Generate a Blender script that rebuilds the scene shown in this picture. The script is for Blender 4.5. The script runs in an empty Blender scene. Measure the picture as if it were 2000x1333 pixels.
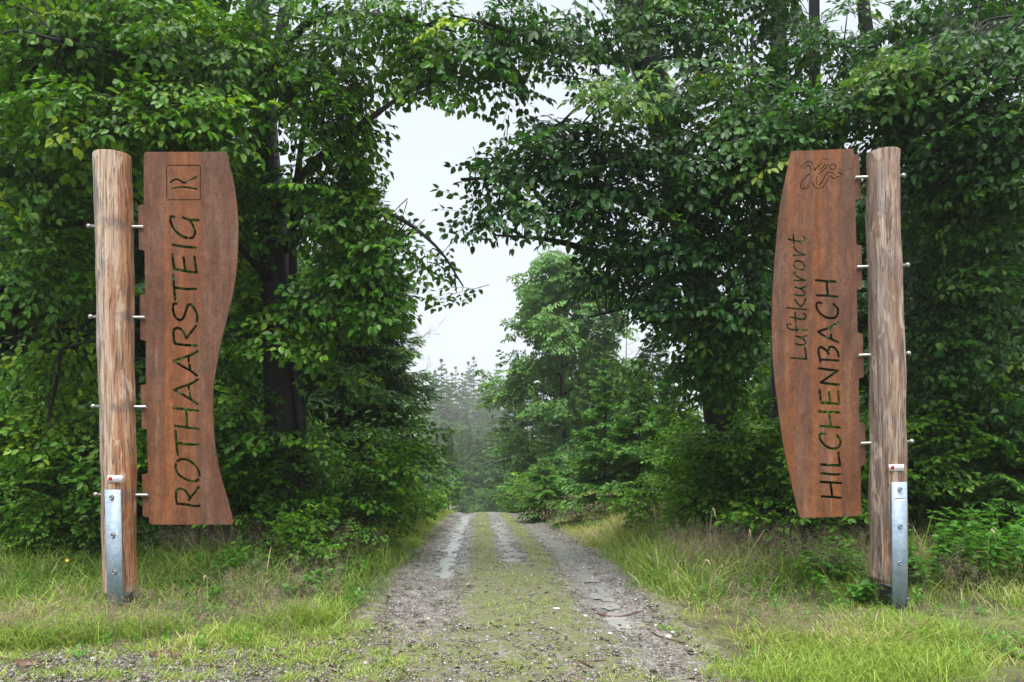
import bpy, math
import numpy as np
from mathutils import Vector
R = math.radians
scene = bpy.context.scene
COL = scene.collection

# ------------------------------------------------------------------ camera
EYE = 1.5
F_PX = 1444.0                      # focal length in pixels of the 2000 px wide photograph
HOR = 860.0                        # row of the horizon
cam = bpy.data.cameras.new('camera')
cam.sensor_width = 36.0
cam.lens = F_PX / 2000 * 36
cam.shift_y = (HOR - 666.5) / 2000
cam.clip_end = 1500
cam_o = bpy.data.objects.new('camera', cam)
cam_o.location = (0, 0, EYE)
cam_o.rotation_euler = (R(90), 0, 0)
COL.objects.link(cam_o)
scene.camera = cam_o

# ------------------------------------------------------------------ sky, sun, exposure
SUN_EL, SUN_AZ = R(73), R(185)     # overcast: a broad soft sun behind the camera
world = bpy.data.worlds.new('World')
scene.world = world
world.use_nodes = True
wn = world.node_tree
for n in list(wn.nodes):
    wn.nodes.remove(n)
sky = wn.nodes.new('ShaderNodeTexSky')
sky.sky_type = 'NISHITA'
sky.sun_disc = False
sky.sun_elevation = SUN_EL
sky.sun_rotation = SUN_AZ
sky.dust_density = 4
hs = wn.nodes.new('ShaderNodeHueSaturation')
hs.inputs['Saturation'].default_value = 0.35
mx = wn.nodes.new('ShaderNodeMix')
mx.data_type = 'RGBA'
mx.inputs[0].default_value = 0.72
mx.inputs[7].default_value = (4.3, 4.75, 5.15, 1)   # the closed cloud cover
bg = wn.nodes.new('ShaderNodeBackground')
bg.inputs['Strength'].default_value = 0.05
wo = wn.nodes.new('ShaderNodeOutputWorld')
wn.links.new(sky.outputs[0], hs.inputs['Color'])
wn.links.new(hs.outputs[0], mx.inputs[6])
wn.links.new(mx.outputs[2], bg.inputs['Color'])
wn.links.new(bg.outputs[0], wo.inputs['Surface'])
sun = bpy.data.lights.new('sun', 'SUN')
sun.energy = 1.5
sun.angle = R(55)
sun.color = (1, 0.97, 0.92)
sun_o = bpy.data.objects.new('sun', sun)
sun_dir = Vector((math.sin(SUN_AZ) * math.cos(SUN_EL), math.cos(SUN_AZ) * math.cos(SUN_EL), math.sin(SUN_EL)))
sun_o.rotation_euler = sun_dir.to_track_quat('Z', 'Y').to_euler()
COL.objects.link(sun_o)
vs = scene.view_settings
vs.view_transform = 'Standard'
vs.look = 'None'
vs.gamma = 1
vs.exposure = 2.2
cy = scene.cycles
cy.max_bounces = 12
cy.diffuse_bounces = 4
cy.glossy_bounces = 2
cy.transmission_bounces = 4
cy.transparent_max_bounces = 8
cy.volume_bounces = 3
cy.use_denoising = True

# ------------------------------------------------------------------ helpers
def at(px, py, Y):
    """where a point seen at column px, row py of the photograph stands at depth Y"""
    return np.array([(px - 1000) / F_PX * Y, Y, EYE - (py - HOR) / F_PX * Y])

def sm(a, b, x):
    t = np.clip((x - a) / (b - a), 0, 1)
    return t * t * (3 - 2 * t)

def wob(x, y, s, seed=0):
    """cheap smooth noise, about -1..1"""
    r = np.random.default_rng(seed)
    v = 0
    for i in range(5):
        a = r.uniform(0, 6.283)
        f = s * r.uniform(.6, 1.8)
        v = v + np.sin((x * math.cos(a) + y * math.sin(a)) * f + r.uniform(0, 6.28) + .8 * np.sin((y * math.cos(a) - x * math.sin(a)) * f * .7))
    return v / 3.0

def xc(y):
    return 0.07 - 0.0433 * (np.clip(y, 4, 60) - 6.56)

_PY = [-60, 0, 6, 8.4, 13, 19, 25, 27, 32, 45, 70, 110, 200, 700]
_PZ = [0, 0, 0, .04, -.2, -.55, -.95, -1.15, -1.8, -3.4, -5.6, -7.5, -8, -8]

def h(x, y):
    x = np.asarray(x, float); y = np.asarray(y, float)
    z = sum(np.interp(y + o, _PY, _PZ) for o in (-1, -.5, 0, .5, 1)) / 5
    u = x - xc(y)
    d = np.abs(u)
    z = z + .42 * sm(1.35, 3.6, d) * sm(8, 13, y)
    z = z + .02 * wob(x, y, 1.3, 3) * sm(.5, 2, d)
    z = z - .045 * (np.exp(-((u + .78) / .22) ** 2) + np.exp(-((u - .8) / .2) ** 2)) * sm(5, 6.5, y) * (1 - sm(40, 50, y))
    z = z + .015 * np.exp(-(u / .4) ** 2) * sm(5, 6.5, y)
    return z

def link(o, parent=None):
    COL.objects.link(o)
    if parent is not None:
        o.parent = parent
    return o

def tag(o, label, cat, group=None):
    o['label'] = label
    o['category'] = cat
    if group:
        o['group'] = group
    return o

def thing(name, label, cat, loc=(0, 0, 0), group=None):
    o = bpy.data.objects.new(name, None)
    o.empty_display_size = .2
    o.location = Vector([float(v) for v in loc])
    return tag(link(o), label, cat, group)

class MB:
    """collects vertices and faces and links them as ONE mesh object"""
    def __init__(s):
        s.v = []; s.l = []; s.c = []; s.n = 0; s.t = []
    def add(s, v, f, tint=None):
        """v (n,3); f (m,k) of vertex indices; tint: a value per face"""
        v = np.asarray(v, float).reshape(-1, 3); f = np.asarray(f, np.int64)
        s.v.append(v); s.l.append((f + s.n).ravel()); s.c.append(np.full(len(f), f.shape[1]))
        s.t.append(np.full(len(f), .5) if tint is None else np.broadcast_to(np.asarray(tint, float), (len(f),)))
        s.n += len(v)
        return s
    def box(s, lo, hi, tint=None):
        x0, y0, z0 = lo; x1, y1, z1 = hi
        v = [(x0, y0, z0), (x1, y0, z0), (x1, y1, z0), (x0, y1, z0), (x0, y0, z1), (x1, y0, z1), (x1, y1, z1), (x0, y1, z1)]
        return s.add(v, [(3, 2, 1, 0), (4, 5, 6, 7), (0, 1, 5, 4), (1, 2, 6, 5), (2, 3, 7, 6), (3, 0, 4, 7)], tint)
    def tube(s, pts, rad, sides=8, cap=True, lump=None):
        pts = np.asarray(pts, float); n = len(pts)
        rad = np.broadcast_to(np.asarray(rad, float), (n,))
        t = np.gradient(pts, axis=0); t /= np.linalg.norm(t, axis=1)[:, None] + 1e-9
        ref = np.array([1., 0, 0]) if abs(t[0][0]) < .8 else np.array([0, 0, 1.])
        a = np.cross(t, ref); a /= np.linalg.norm(a, axis=1)[:, None] + 1e-9
        b = np.cross(t, a)
        th = np.linspace(0, 2 * math.pi, sides, endpoint=False)
        rr = rad[:, None] * (np.ones((n, sides)) if lump is None else lump(np.arange(n)[:, None], th[None, :]))
        v = pts[:, None] + rr[..., None] * (np.cos(th)[None, :, None] * a[:, None] + np.sin(th)[None, :, None] * b[:, None])
        i = np.arange(n - 1)[:, None] * sides; j = np.arange(sides)[None]; k = (j + 1) % sides
        f = np.stack([i + j, i + k, i + sides + k, i + sides + j], -1).reshape(-1, 4)
        s.add(v, f)
        if cap:
            base = s.n - n * sides
            for ring, rev in ((0, 1), (n - 1, 0)):
                idx = np.arange(sides) + base + ring * sides
                s.l.append(idx if rev else idx[::-1]); s.c.append(np.array([sides])); s.t.append(np.array([.5]))
        return s
    def segs(s, A, B, ra, rb):
        """many thin three-sided twigs"""
        d = B - A; d /= np.linalg.norm(d, axis=1)[:, None] + 1e-9
        a = np.cross(d, np.array([.31, .2, .93])); a /= np.linalg.norm(a, axis=1)[:, None] + 1e-9
        b = np.cross(d, a); vs_ = []
        for P, r in ((A, ra), (B, rb)):
            for k in range(3):
                th = k * 2.0944
                vs_.append(P + (r * math.cos(th))[:, None] * a + (r * math.sin(th))[:, None] * b)
        v = np.stack(vs_, 1)
        o = np.arange(len(A))[:, None, None] * 6
        f = np.array([(0, 1, 4, 3), (1, 2, 5, 4), (2, 0, 3, 5)])[None] + o
        return s.add(v, f.reshape(-1, 4))
    def build(s, name, mat, parent=None, off=(0, 0, 0), smooth=False, attrs=None):
        me = bpy.data.meshes.new(name)
        v = np.concatenate(s.v) - np.asarray(off, float); l = np.concatenate(s.l); c = np.concatenate(s.c)
        me.vertices.add(len(v)); me.vertices.foreach_set('co', v.astype(np.float32).ravel())
        me.loops.add(len(l)); me.loops.foreach_set('vertex_index', l.astype(np.int32))
        me.polygons.add(len(c))
        me.polygons.foreach_set('loop_start', (np.cumsum(c) - c).astype(np.int32))
        me.polygons.foreach_set('loop_total', c.astype(np.int32))
        if smooth:
            me.polygons.foreach_set('use_smooth', c <= 4)
        me.update(calc_edges=True)
        t = me.attributes.new('tint', 'FLOAT', 'FACE')
        t.data.foreach_set('value', np.concatenate(s.t).astype(np.float32))
        for k, a in (attrs or {}).items():
            q = me.attributes.new(k, 'FLOAT', 'POINT')
            q.data.foreach_set('value', np.asarray(a, np.float32).ravel())
        me.materials.append(mat)
        return link(bpy.data.objects.new(name, me), parent)

# ------------------------------------------------------------------ materials
class NT:
    def __init__(s, name):
        s.m = bpy.data.materials.new(name); s.m.use_nodes = True
        s.t = s.m.node_tree; s.b = s.t.nodes['Principled BSDF']; s.out = s.t.nodes['Material Output']
        s.b.inputs['Specular IOR Level'].default_value = .5
    def n(s, kind, ins=None, **props):
        q = s.t.nodes.new(kind)
        for k, v in props.items():
            setattr(q, k, v)
        for k, v in (ins or {}).items():
            s.put(q.inputs[k], v)
        return q
    def put(s, sock, v):
        if isinstance(v, bpy.types.NodeSocket):
            s.t.links.new(v, sock)
        else:
            sock.default_value = v
    def attr(s, name):
        return s.n('ShaderNodeAttribute', attribute_name=name).outputs['Fac']
    def obj(s):
        return s.n('ShaderNodeTexCoord').outputs['Object']
    def mapping(s, vec, sc):
        return s.n('ShaderNodeMapping', {'Vector': vec, 'Scale': sc}).outputs[0]
    def noise(s, vec, scale, detail=5, rough=.6, dist=0):
        return s.n('ShaderNodeTexNoise', {'Vector': vec, 'Scale': scale, 'Detail': detail, 'Roughness': rough, 'Distortion': dist}).outputs['Fac']
    def ramp(s, fac, stops):
        q = s.n('ShaderNodeValToRGB', {'Fac': fac}); e = q.color_ramp.elements
        while len(e) < len(stops):
            e.new(.5)
        for el, (p, c) in zip(e, stops):
            el.position = p; el.color = tuple(c) + (1,) if len(c) == 3 else c
        return q.outputs['Color']
    def g(s, fac, a, b):
        """a grey ramp 0..1 between a and b"""
        return s.n('ShaderNodeMapRange', {'Value': fac, 'From Min': a, 'From Max': b}, interpolation_type='SMOOTHSTEP').outputs[0]
    def mix(s, f, a, b, blend='MIX'):
        q = s.n('ShaderNodeMix', data_type='RGBA', blend_type=blend)
        s.put(q.inputs[0], f)
        for i, v in ((6, a), (7, b)):
            s.put(q.inputs[i], v if isinstance(v, bpy.types.NodeSocket) else (tuple(v) + (1,) if len(v) == 3 else v))
        return q.outputs[2]
    def math(s, op, a, b=0.0):
        q = s.n('ShaderNodeMath', operation=op); s.put(q.inputs[0], a); s.put(q.inputs[1], b)
        return q.outputs[0]
    def bump(s, height, strength, dist=.01):
        return s.n('ShaderNodeBump', {'Height': height, 'Strength': strength, 'Distance': dist}).outputs[0]
    def set(s, **k):
        names = dict(col='Base Color', rough='Roughness', metal='Metallic', normal='Normal', spec='Specular IOR Level')
        for a, v in k.items():
            s.put(s.b.inputs[names[a]], tuple(v) + (1,) if a == 'col' and not isinstance(v, bpy.types.NodeSocket) else v)
        return s.m

def leaf_mat(name, dark, mid, light, rough=.46, trans=.38, warm=(1.3, 1.2, .45), spec=.38):
    q = NT(name)
    c = q.ramp(q.attr('tint'), [(0, dark), (.5, mid), (.86, light), (1, tuple(a * w for a, w in zip(light, (1.7, 1.15, .8))))])
    q.set(col=c, rough=rough, spec=spec)
    tr = q.n('ShaderNodeBsdfTranslucent', {'Color': q.mix(1.0, c, tuple(warm), 'MULTIPLY')})
    ms = q.n('ShaderNodeMixShader', {0: trans, 1: q.b.outputs[0], 2: tr.outputs[0]})
    q.t.links.new(ms.outputs[0], q.out.inputs['Surface'])
    return q.m

M = {}
M['beech'] = leaf_mat('beech_leaf', (.022, .085, .007), (.066, .200, .010), (.190, .370, .018), rough=.40, spec=.38)
M['beech_deep'] = leaf_mat('deep_beech_leaf', (.012, .056, .015), (.038, .132, .019), (.125, .265, .036), rough=.42, spec=.32)
M['shrub'] = leaf_mat('shrub_leaf', (.045, .140, .014), (.120, .295, .024), (.230, .420, .042), spec=.3)
M['plant'] = leaf_mat('herb_leaf', (.050, .170, .022), (.095, .270, .035), (.170, .370, .050), rough=.45, spec=.3)
M['spruce'] = leaf_mat('spruce_needle', (.022, .076, .022), (.055, .148, .034), (.125, .250, .055), rough=.5, trans=.2, spec=.3)
M['young'] = leaf_mat('young_spruce_needle', (.050, .155, .028), (.105, .265, .045), (.190, .380, .068), rough=.5, trans=.25, spec=.3)
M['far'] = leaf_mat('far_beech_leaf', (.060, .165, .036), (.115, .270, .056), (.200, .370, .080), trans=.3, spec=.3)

q = NT('beech_bark')
o_ = q.obj()
nb = q.noise(q.mapping(o_, (5, 5, 1.2)), 3, 8)
q.set(col=q.ramp(nb, [(.3, (.006, .006, .006)), (.55, (.014, .014, .013)), (.75, (.030, .034, .028))]), rough=.5, spec=.3,
      normal=q.bump(q.noise(q.mapping(o_, (8, 8, 2)), 9, 6), .5, .02))
M['bark'] = q.m

q = NT('dead_twig')
q.set(col=(.24, .23, .22), rough=.8)
M['twig'] = q.m

q = NT('zinc')
o_ = q.obj()
zn = q.n('ShaderNodeTexVoronoi', {'Vector': o_, 'Scale': 45.0}).outputs['Color']
zf = q.math('ADD', q.math('MULTIPLY', q.n('ShaderNodeSeparateColor', {0: zn}).outputs[0], .35), q.math('MULTIPLY', q.noise(q.mapping(o_, (1, 1, 1)), 9, 6), .65))
zz_ = q.n('ShaderNodeSeparateXYZ', {0: o_}).outputs[2]
zd = q.math('MULTIPLY', q.math('SUBTRACT', 1.0, q.g(zz_, .03, .17)), q.g(q.noise(o_, 22, 5, .7), .35, .6))
q.set(col=q.mix(q.math('MULTIPLY', zd, .75), q.ramp(zf, [(.2, (.21, .28, .37)), (.5, (.28, .36, .46)), (.8, (.36, .44, .53))]), (.10, .09, .075)), metal=.0, spec=.6, rough=q.g(zf, -.6, 1.6), normal=q.bump(zf, .12, .003))
M['zinc'] = q.m
q = NT('steel_rod'); q.set(col=(.38, .37, .36), metal=.75, rough=.38); M['rod'] = q.m
q = NT('dark_zinc'); q.set(col=(.16, .19, .22), metal=.4, rough=.5); M['dzinc'] = q.m
q = NT('white_plastic'); q.set(col=(.75, .72, .74), rough=.35); M['white'] = q.m
q = NT('red_print'); q.set(col=(.42, .02, .05), rough=.4); M['red'] = q.m
q = NT('grey_print'); q.set(col=(.40, .37, .42), rough=.4); M['grey'] = q.m

def wood_mat(name, warm, bolts, tilt):
    q = NT(name); o = q.obj()
    s = q.n('ShaderNodeSeparateXYZ', {0: o})
    x, z = s.outputs[0], s.outputs[2]
    fine = q.noise(q.mapping(o, (14, 14, 1.25)), 1.6, 9, .72, .7)
    broad = q.noise(q.mapping(o, (7, 7, .55)), 1.3, 5, .55, .6)
    patch = q.noise(q.mapping(o, (3, 3, 1.0)), 2.2, 3)
    if warm:
        pale = q.ramp(fine, [(.33, (.10, .055, .032)), (.42, (.30, .19, .125)), (.52, (.47, .335, .245)), (.66, (.62, .49, .385))])
        rust = q.ramp(fine, [(.33, (.11, .030, .012)), (.5, (.33, .115, .038)), (.66, (.52, .27, .10))])
        col = q.mix(q.math('MULTIPLY', q.g(q.math('ADD', broad, q.math('MULTIPLY', x, 1.7)), .42, .76), .85), pale, rust)
        gry = q.ramp(fine, [(.33, (.06, .054, .05)), (.5, (.19, .17, .155)), (.66, (.38, .35, .33))])
        col = q.mix(q.math('MULTIPLY', q.g(q.math('ADD', patch, q.math('MULTIPLY', x, -1.6)), .58, .80), .85), col, gry)
    else:
        pale = q.ramp(fine, [(.33, (.065, .036, .026)), (.43, (.18, .102, .072)), (.53, (.35, .238, .180)), (.68, (.50, .41, .34))])
        rust = q.ramp(fine, [(.33, (.08, .035, .02)), (.55, (.24, .125, .065)), (.7, (.42, .27, .17))])
        col = q.mix(q.math('MULTIPLY', q.g(broad, .50, .66), .6), pale, rust)
        gry = q.ramp(fine, [(.33, (.06, .046, .04)), (.5, (.17, .135, .12)), (.66, (.33, .285, .265))])
        col = q.mix(q.math('MULTIPLY', q.g(q.math('SUBTRACT', patch, q.math('MULTIPLY', x, .9)), .47, .66), .7), col, gry)
    peel = q.g(q.noise(q.mapping(o, (6, 6, 1.7)), 1.7, 6, .65, .5), .56, .62)
    col = q.mix(q.math('MULTIPLY', peel, .55), col, (.66, .53, .42) if warm else (.56, .44, .35))
    for bz in bolts:                                   # iron stains where the rods go through
        d = q.math('ABSOLUTE', q.math('SUBTRACT', z, bz))
        band = q.math('MULTIPLY', q.math('SUBTRACT', 1.0, q.g(d, .015, .085)), q.g(q.math('ADD', q.noise(q.mapping(o, (6, 6, 4)), 2, 4), q.math('MULTIPLY', x, 1.0)), .42, .62))
        col = q.mix(q.math('MULTIPLY', band, (.55 if warm else .2)), col, (.07, .068, .075))
    crack = q.noise(q.mapping(o, (15, 15, .33)), 1.9, 3, .5, .2)
    line = q.math('SUBTRACT', 1.0, q.g(q.math('ABSOLUTE', q.math('SUBTRACT', crack, .5)), .004, .016))
    col = q.mix(q.math('MULTIPLY', line, .75), col, (.05, .03, .022))
    knot = q.n('ShaderNodeTexVoronoi', {'Vector': q.mapping(o, (4.5, 4.5, 1.5)), 'Scale': 1.5}).outputs['Distance']
    col = q.mix(q.math('MULTIPLY', q.math('SUBTRACT', 1.0, q.g(knot, .05, .13)), .7), col, (.10, .045, .022))
    hgt = q.math('SUBTRACT', fine, q.math('MULTIPLY', line, .5))
    return q.set(col=col, rough=.7, normal=q.bump(hgt, .8, .012))

def corten_mat(name, bands, xmid, flip):
    """weathered steel: brown patina with orange run-off below the cut letters"""
    q = NT(name); o = q.obj()
    s = q.n('ShaderNodeSeparateXYZ', {0: o}); x, z = s.outputs[0], s.outputs[2]
    st = q.noise(q.mapping(o, (7, 7, 1.0)), 1.6, 7, .66, .4)
    st2 = q.noise(q.mapping(o, (7, 7, .5)), 1.2, 4, .55)
    gr = q.noise(o, 95, 4, .75)
    mo = q.noise(q.mapping(o, (1, 1, .6)), 22, 6, .7)
    pt = q.noise(q.mapping(o, (4, 4, 1.6)), 1.6, 5, .6)
    base = q.ramp(st, [(.32, (.086, .037, .021)), (.5, (.130, .058, .034)), (.68, (.185, .090, .056))])
    base = q.mix(q.math('MULTIPLY', q.g(pt, .48, .66), .75), base, q.ramp(st, [(.35, (.086, .047, .032)), (.65, (.145, .086, .060))]))
    orange = q.ramp(st, [(.3, (.125, .041, .015)), (.5, (.195, .067, .022)), (.7, (.265, .102, .036))])
    for a, b, w in bands:
        e = q.math('MULTIPLY', q.noise(q.mapping(o, (1, 1, 2.2)), 3, 3), .04)
        xx = q.math('ADD', x, e)
        m = q.math('MULTIPLY', q.g(xx, a - .02, a + .035), q.math('SUBTRACT', 1.0, q.g(xx, b - .03, b + .03)))
        base = q.mix(q.math('MULTIPLY', q.math('MULTIPLY', m, q.g(st2, .33, .58)), w), base, orange)
    low = q.math('MULTIPLY', q.math('SUBTRACT', 1.0, q.g(z, .9, 2.6)), q.g(st2, .38, .62))
    base = q.mix(q.math('MULTIPLY', low, .6), base, orange)
    base = q.mix(.75, base, q.ramp(gr, [(.35, (.30, .30, .30)), (.65, (.68, .68, .68))]), 'OVERLAY')
    base = q.mix(.7, base, q.ramp(mo, [(.35, (.32, .31, .32)), (.65, (.66, .64, .60))]), 'OVERLAY')
    sp_ = q.g(q.noise(o, 40, 5, .8), .62, .72)
    base = q.mix(q.math('MULTIPLY', sp_, .45), base, (.045, .022, .018))
    lg = q.g(q.noise(q.mapping(o, (11, 11, .7)), 1.4, 6, .65), .60, .74)
    base = q.mix(q.math('MULTIPLY', lg, .7), base, (.235, .165, .135))
    drip = q.g(q.noise(q.mapping(o, (24, 24, .4)), 1.3, 4, .6), .57, .68)
    base = q.mix(q.math('MULTIPLY', drip, .28), base, (.060, .030, .022))
    hz = q.g(q.noise(q.mapping(o, (2, 2, 60)), 1.2, 3), .58, .72)
    base = q.mix(q.math('MULTIPLY', hz, .12), base, (.05, .035, .03))
    return q.set(col=base, rough=.72, spec=.35, normal=q.bump(gr, .25, .003))

# ground and track
def ground_mat(name, track):
    q = NT(name); o = q.obj()
    v1 = q.n('ShaderNodeTexVoronoi', {'Vector': o, 'Scale': 34.0})
    v2 = q.n('ShaderNodeTexVoronoi', {'Vector': o, 'Scale': 85.0})
    k1 = q.n('ShaderNodeSeparateColor', {0: v1.outputs['Color']}).outputs[0]
    k2 = q.n('ShaderNodeSeparateColor', {0: v2.outputs['Color']}).outputs[0]
    stone = q.ramp(q.math('ADD', q.math('MULTIPLY', k1, .5), q.math('MULTIPLY', k2, .5)),
                   [(.15, (.060, .052, .046)), (.42, (.135, .120, .107)), (.68, (.23, .21, .19)), (.95, (.38, .365, .35))])
    big = q.noise(o, 1.6, 6, .65)
    soil = q.ramp(q.noise(o, 14, 8, .7), [(.3, (.030, .022, .016)), (.6, (.075, .058, .042)), (.8, (.12, .10, .075))])
    grav = q.mix(q.math('MULTIPLY', q.g(q.noise(o, 5, 6, .7), .48, .66), .75), stone, soil)
    mossc = q.ramp(q.noise(o, 40, 6, .75), [(.3, (.055, .064, .022)), (.55, (.135, .150, .046)), (.75, (.26, .255, .105))])
    hgt = q.math('ADD', q.math('MULTIPLY', q.math('SUBTRACT', .6, v1.outputs['Distance']), .7), q.math('MULTIPLY', q.math('SUBTRACT', .6, v2.outputs['Distance']), .35))
    if track:
        moss = q.g(q.math('ADD', q.attr('moss'), q.math('MULTIPLY', q.math('SUBTRACT', q.noise(o, 7, 8, .8), .5), 3.0)), .40, .66)
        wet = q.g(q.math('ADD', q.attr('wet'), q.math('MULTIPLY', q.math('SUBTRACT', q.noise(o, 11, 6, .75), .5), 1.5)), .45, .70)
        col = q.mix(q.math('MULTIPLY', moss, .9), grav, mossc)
        col = q.mix(q.math('MULTIPLY', wet, .5), col, (.27, .265, .26))  # wet ruts painted paler to stand in for reflected sky
        rough = q.n('ShaderNodeMapRange', {'Value': wet, 'To Min': .5, 'To Max': .20}).outputs[0]
        bst = q.n('ShaderNodeMapRange', {'Value': wet, 'To Min': .9, 'To Max': .65}).outputs[0]
        b = q.n('ShaderNodeBump', {'Height': hgt, 'Strength': bst, 'Distance': .016}).outputs[0]
        return q.set(col=col, rough=rough, normal=b, spec=.6) if q.put(q.b.inputs['IOR'], q.n('ShaderNodeMapRange', {'Value': wet, 'To Min': 1.45, 'To Max': 2.3}).outputs[0]) is None else None
    gm = q.g(q.math('ADD', q.attr('gravel'), q.math('MULTIPLY', q.math('SUBTRACT', q.noise(o, 6, 7, .75), .5), 1.6)), .42, .62)
    verge = q.mix(q.g(big, .4, .62), soil, mossc)
    gmoss = q.g(q.math('ADD', q.attr('moss'), q.math('MULTIPLY', q.math('SUBTRACT', q.noise(o, 7, 8, .8), .5), 3.0)), .40, .66)
    grav = q.mix(q.math('MULTIPLY', gmoss, .9), grav, mossc)
    return q.set(col=q.mix(gm, verge, grav), rough=.6, normal=q.bump(hgt, .8, .014))

M['ground'] = ground_mat('forest_ground', False)
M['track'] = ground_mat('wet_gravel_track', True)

q = NT('grass_blade')
gc = q.ramp(q.attr('tint'), [(0, (.055, .150, .020)), (.32, (.150, .280, .034)), (.56, (.300, .420, .064)), (.74, (.46, .48, .13)), (.86, (.50, .40, .22)), (1, (.62, .54, .37))])
q.set(col=gc, rough=.5, spec=.35)
tr_ = q.n('ShaderNodeBsdfTranslucent', {'Color': gc})
ms_ = q.n('ShaderNodeMixShader', {0: .35, 1: q.b.outputs[0], 2: tr_.outputs[0]})
q.t.links.new(ms_.outputs[0], q.out.inputs['Surface'])
M['grass'] = q.m
q = NT('seed_head')
sc_ = q.ramp(q.attr('tint'), [(0, (.20, .13, .10)), (.5, (.34, .25, .20)), (1, (.48, .40, .30))])
q.set(col=sc_, rough=.8)
tr_ = q.n('ShaderNodeBsdfTranslucent', {'Color': sc_})
ms_ = q.n('ShaderNodeMixShader', {0: .4, 1: q.b.outputs[0], 2: tr_.outputs[0]})
q.t.links.new(ms_.outputs[0], q.out.inputs['Surface'])
M['seed'] = q.m
q = NT('track_stone')
q.set(col=q.mix(.5, q.ramp(q.attr('tint'), [(0, (.045, .038, .033)), (.5, (.14, .12, .105)), (.85, (.25, .23, .21)), (1, (.50, .49, .47))]), q.ramp(q.noise(q.obj(), 60, 4), [(.3, (.3, .3, .3)), (.7, (.7, .7, .7))]), 'OVERLAY'), rough=.2, spec=.7)
M['stone'] = q.m
q = NT('white_quartz'); q.set(col=q.ramp(q.noise(q.obj(), 40, 4), [(.3, (.40, .38, .35)), (.7, (.66, .65, .62))]), rough=.4); M['quartz'] = q.m
q = NT('dead_leaf'); q.set(col=q.ramp(q.attr('tint'), [(0, (.030, .018, .012)), (.7, (.075, .042, .026)), (1, (.20, .115, .07))]), rough=.45); M['dead'] = q.m
q = NT('wet_stick'); q.set(col=q.ramp(q.noise(q.mapping(q.obj(), (10, 10, 10)), 6, 5), [(.3, (.045, .022, .016)), (.7, (.14, .07, .05))]), rough=.4); M['stick'] = q.m
q = NT('petal'); q.set(col=(.8, .55, .05), rough=.6); M['petal'] = q.m

# ------------------------------------------------------------------ ground, track
def axis(bp):
    out = [bp[0][0]]
    for (a, s0), (b, s1) in zip(bp, bp[1:]):
        n = max(1, int(round((b - a) / ((s0 + s1) / 2)))); t = np.linspace(0, 1, n + 1)[1:]
        out += list(a + (b - a) * t)
    return np.array(out)

gx = axis([(-260, 60), (-60, 8), (-12, .5), (-4, .1), (4, .1), (12, .5), (60, 8), (260, 60)])
gy = axis([(-60, 8), (-4, .6), (3.8, .08), (9, .08), (16, .2), (30, .4), (60, 3), (130, 10), (300, 40)])
X, Y = np.meshgrid(gx, gy)
Z = h(X, Y)
U = X - xc(Y)
inside = (1 - sm(1.0, 1.3, np.abs(U))) * sm(3.6, 3.9, Y) * (1 - sm(38, 42, Y))
Zg = Z - .06 * inside + .006 * wob(X, Y, 9, 5)
nx, ny = len(gx), len(gy)
ii = np.arange(ny - 1)[:, None] * nx; jj = np.arange(nx - 1)[None]
GF = np.stack([ii + jj, ii + jj + 1, ii + jj + nx + 1, ii + jj + nx], -1).reshape(-1, 4)
def gravel_edge(x, y):
    u = x - xc(y)
    return 5.26 + .22 * sm(-2.2, -.9, x) + .9 * np.exp(-((u) / 1.0) ** 2) - 1.0 * sm(1.15, 1.9, x) + .16 * wob(x, y, 2.2, 8) + .10 * wob(x, y, 6, 9)
def gravel_amount(x, y):
    """1 on the open gravel in the foreground, 0 in the verges"""
    e = gravel_edge(x, y)
    return 1 - sm(e - .32, e + .32, y)
gm_ = MB().add(np.stack([X, Y, Zg], -1).reshape(-1, 3), GF)
ground = gm_.build('ground', M['ground'], smooth=True, attrs={'gravel': np.maximum(gravel_amount(X, Y), sm(1.7, 1.2, np.abs(U)) * (Y > 5) * .7), 'moss': .54 * sm(-2.6, -1.1, X)})
ground['kind'] = 'structure'

tu = np.linspace(-1.42, 1.42, 58); ty = axis([(3.9, .08), (12, .1), (20, .2), (45, .5)])
TU, TY = np.meshgrid(tu, ty)
edge_w = 1.2 + .12 * wob(TU * 0, TY, 2.4, 11) + .06 * wob(TU, TY, 7, 12)
TX = TU + xc(TY)
TZ = h(TX, TY) + .008 + .006 * wob(TX, TY, 13, 71) + .004 * wob(TX, TY, 29, 72) - .09 * sm(-.04, .16, np.abs(TU) - edge_w)
n2, m2 = TU.shape[1], TU.shape[0]
ii = np.arange(m2 - 1)[:, None] * n2; jj = np.arange(n2 - 1)[None]
TF = np.stack([ii + jj, ii + jj + 1, ii + jj + n2 + 1, ii + jj + n2], -1).reshape(-1, 4)
def moss_amount(u, y):
    left = np.exp(-((u + .30) / .20) ** 4)
    right = np.exp(-((u - .42) / .17) ** 4)
    mid = np.exp(-(u / .60) ** 4)
    t = sm(8.2, 9.6, y)
    m = mid * .84 * (1 - t) + np.maximum(left, right) * t * .92
    fg = .62 - .34 * np.exp(-((u - .95) / .3) ** 2)
    return m * sm(5.5, 6.2, y) + fg * (1 - sm(5.5, 6.2, y)) + .32 * sm(1.0, 1.3, np.abs(u))
def wet_sheen_amount(u, y):
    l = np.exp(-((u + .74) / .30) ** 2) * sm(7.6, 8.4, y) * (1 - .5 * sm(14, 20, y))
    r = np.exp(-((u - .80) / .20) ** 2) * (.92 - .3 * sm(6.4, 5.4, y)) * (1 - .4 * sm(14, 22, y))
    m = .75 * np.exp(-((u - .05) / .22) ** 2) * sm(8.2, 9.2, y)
    return np.maximum(np.maximum(l, r), m)
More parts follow.
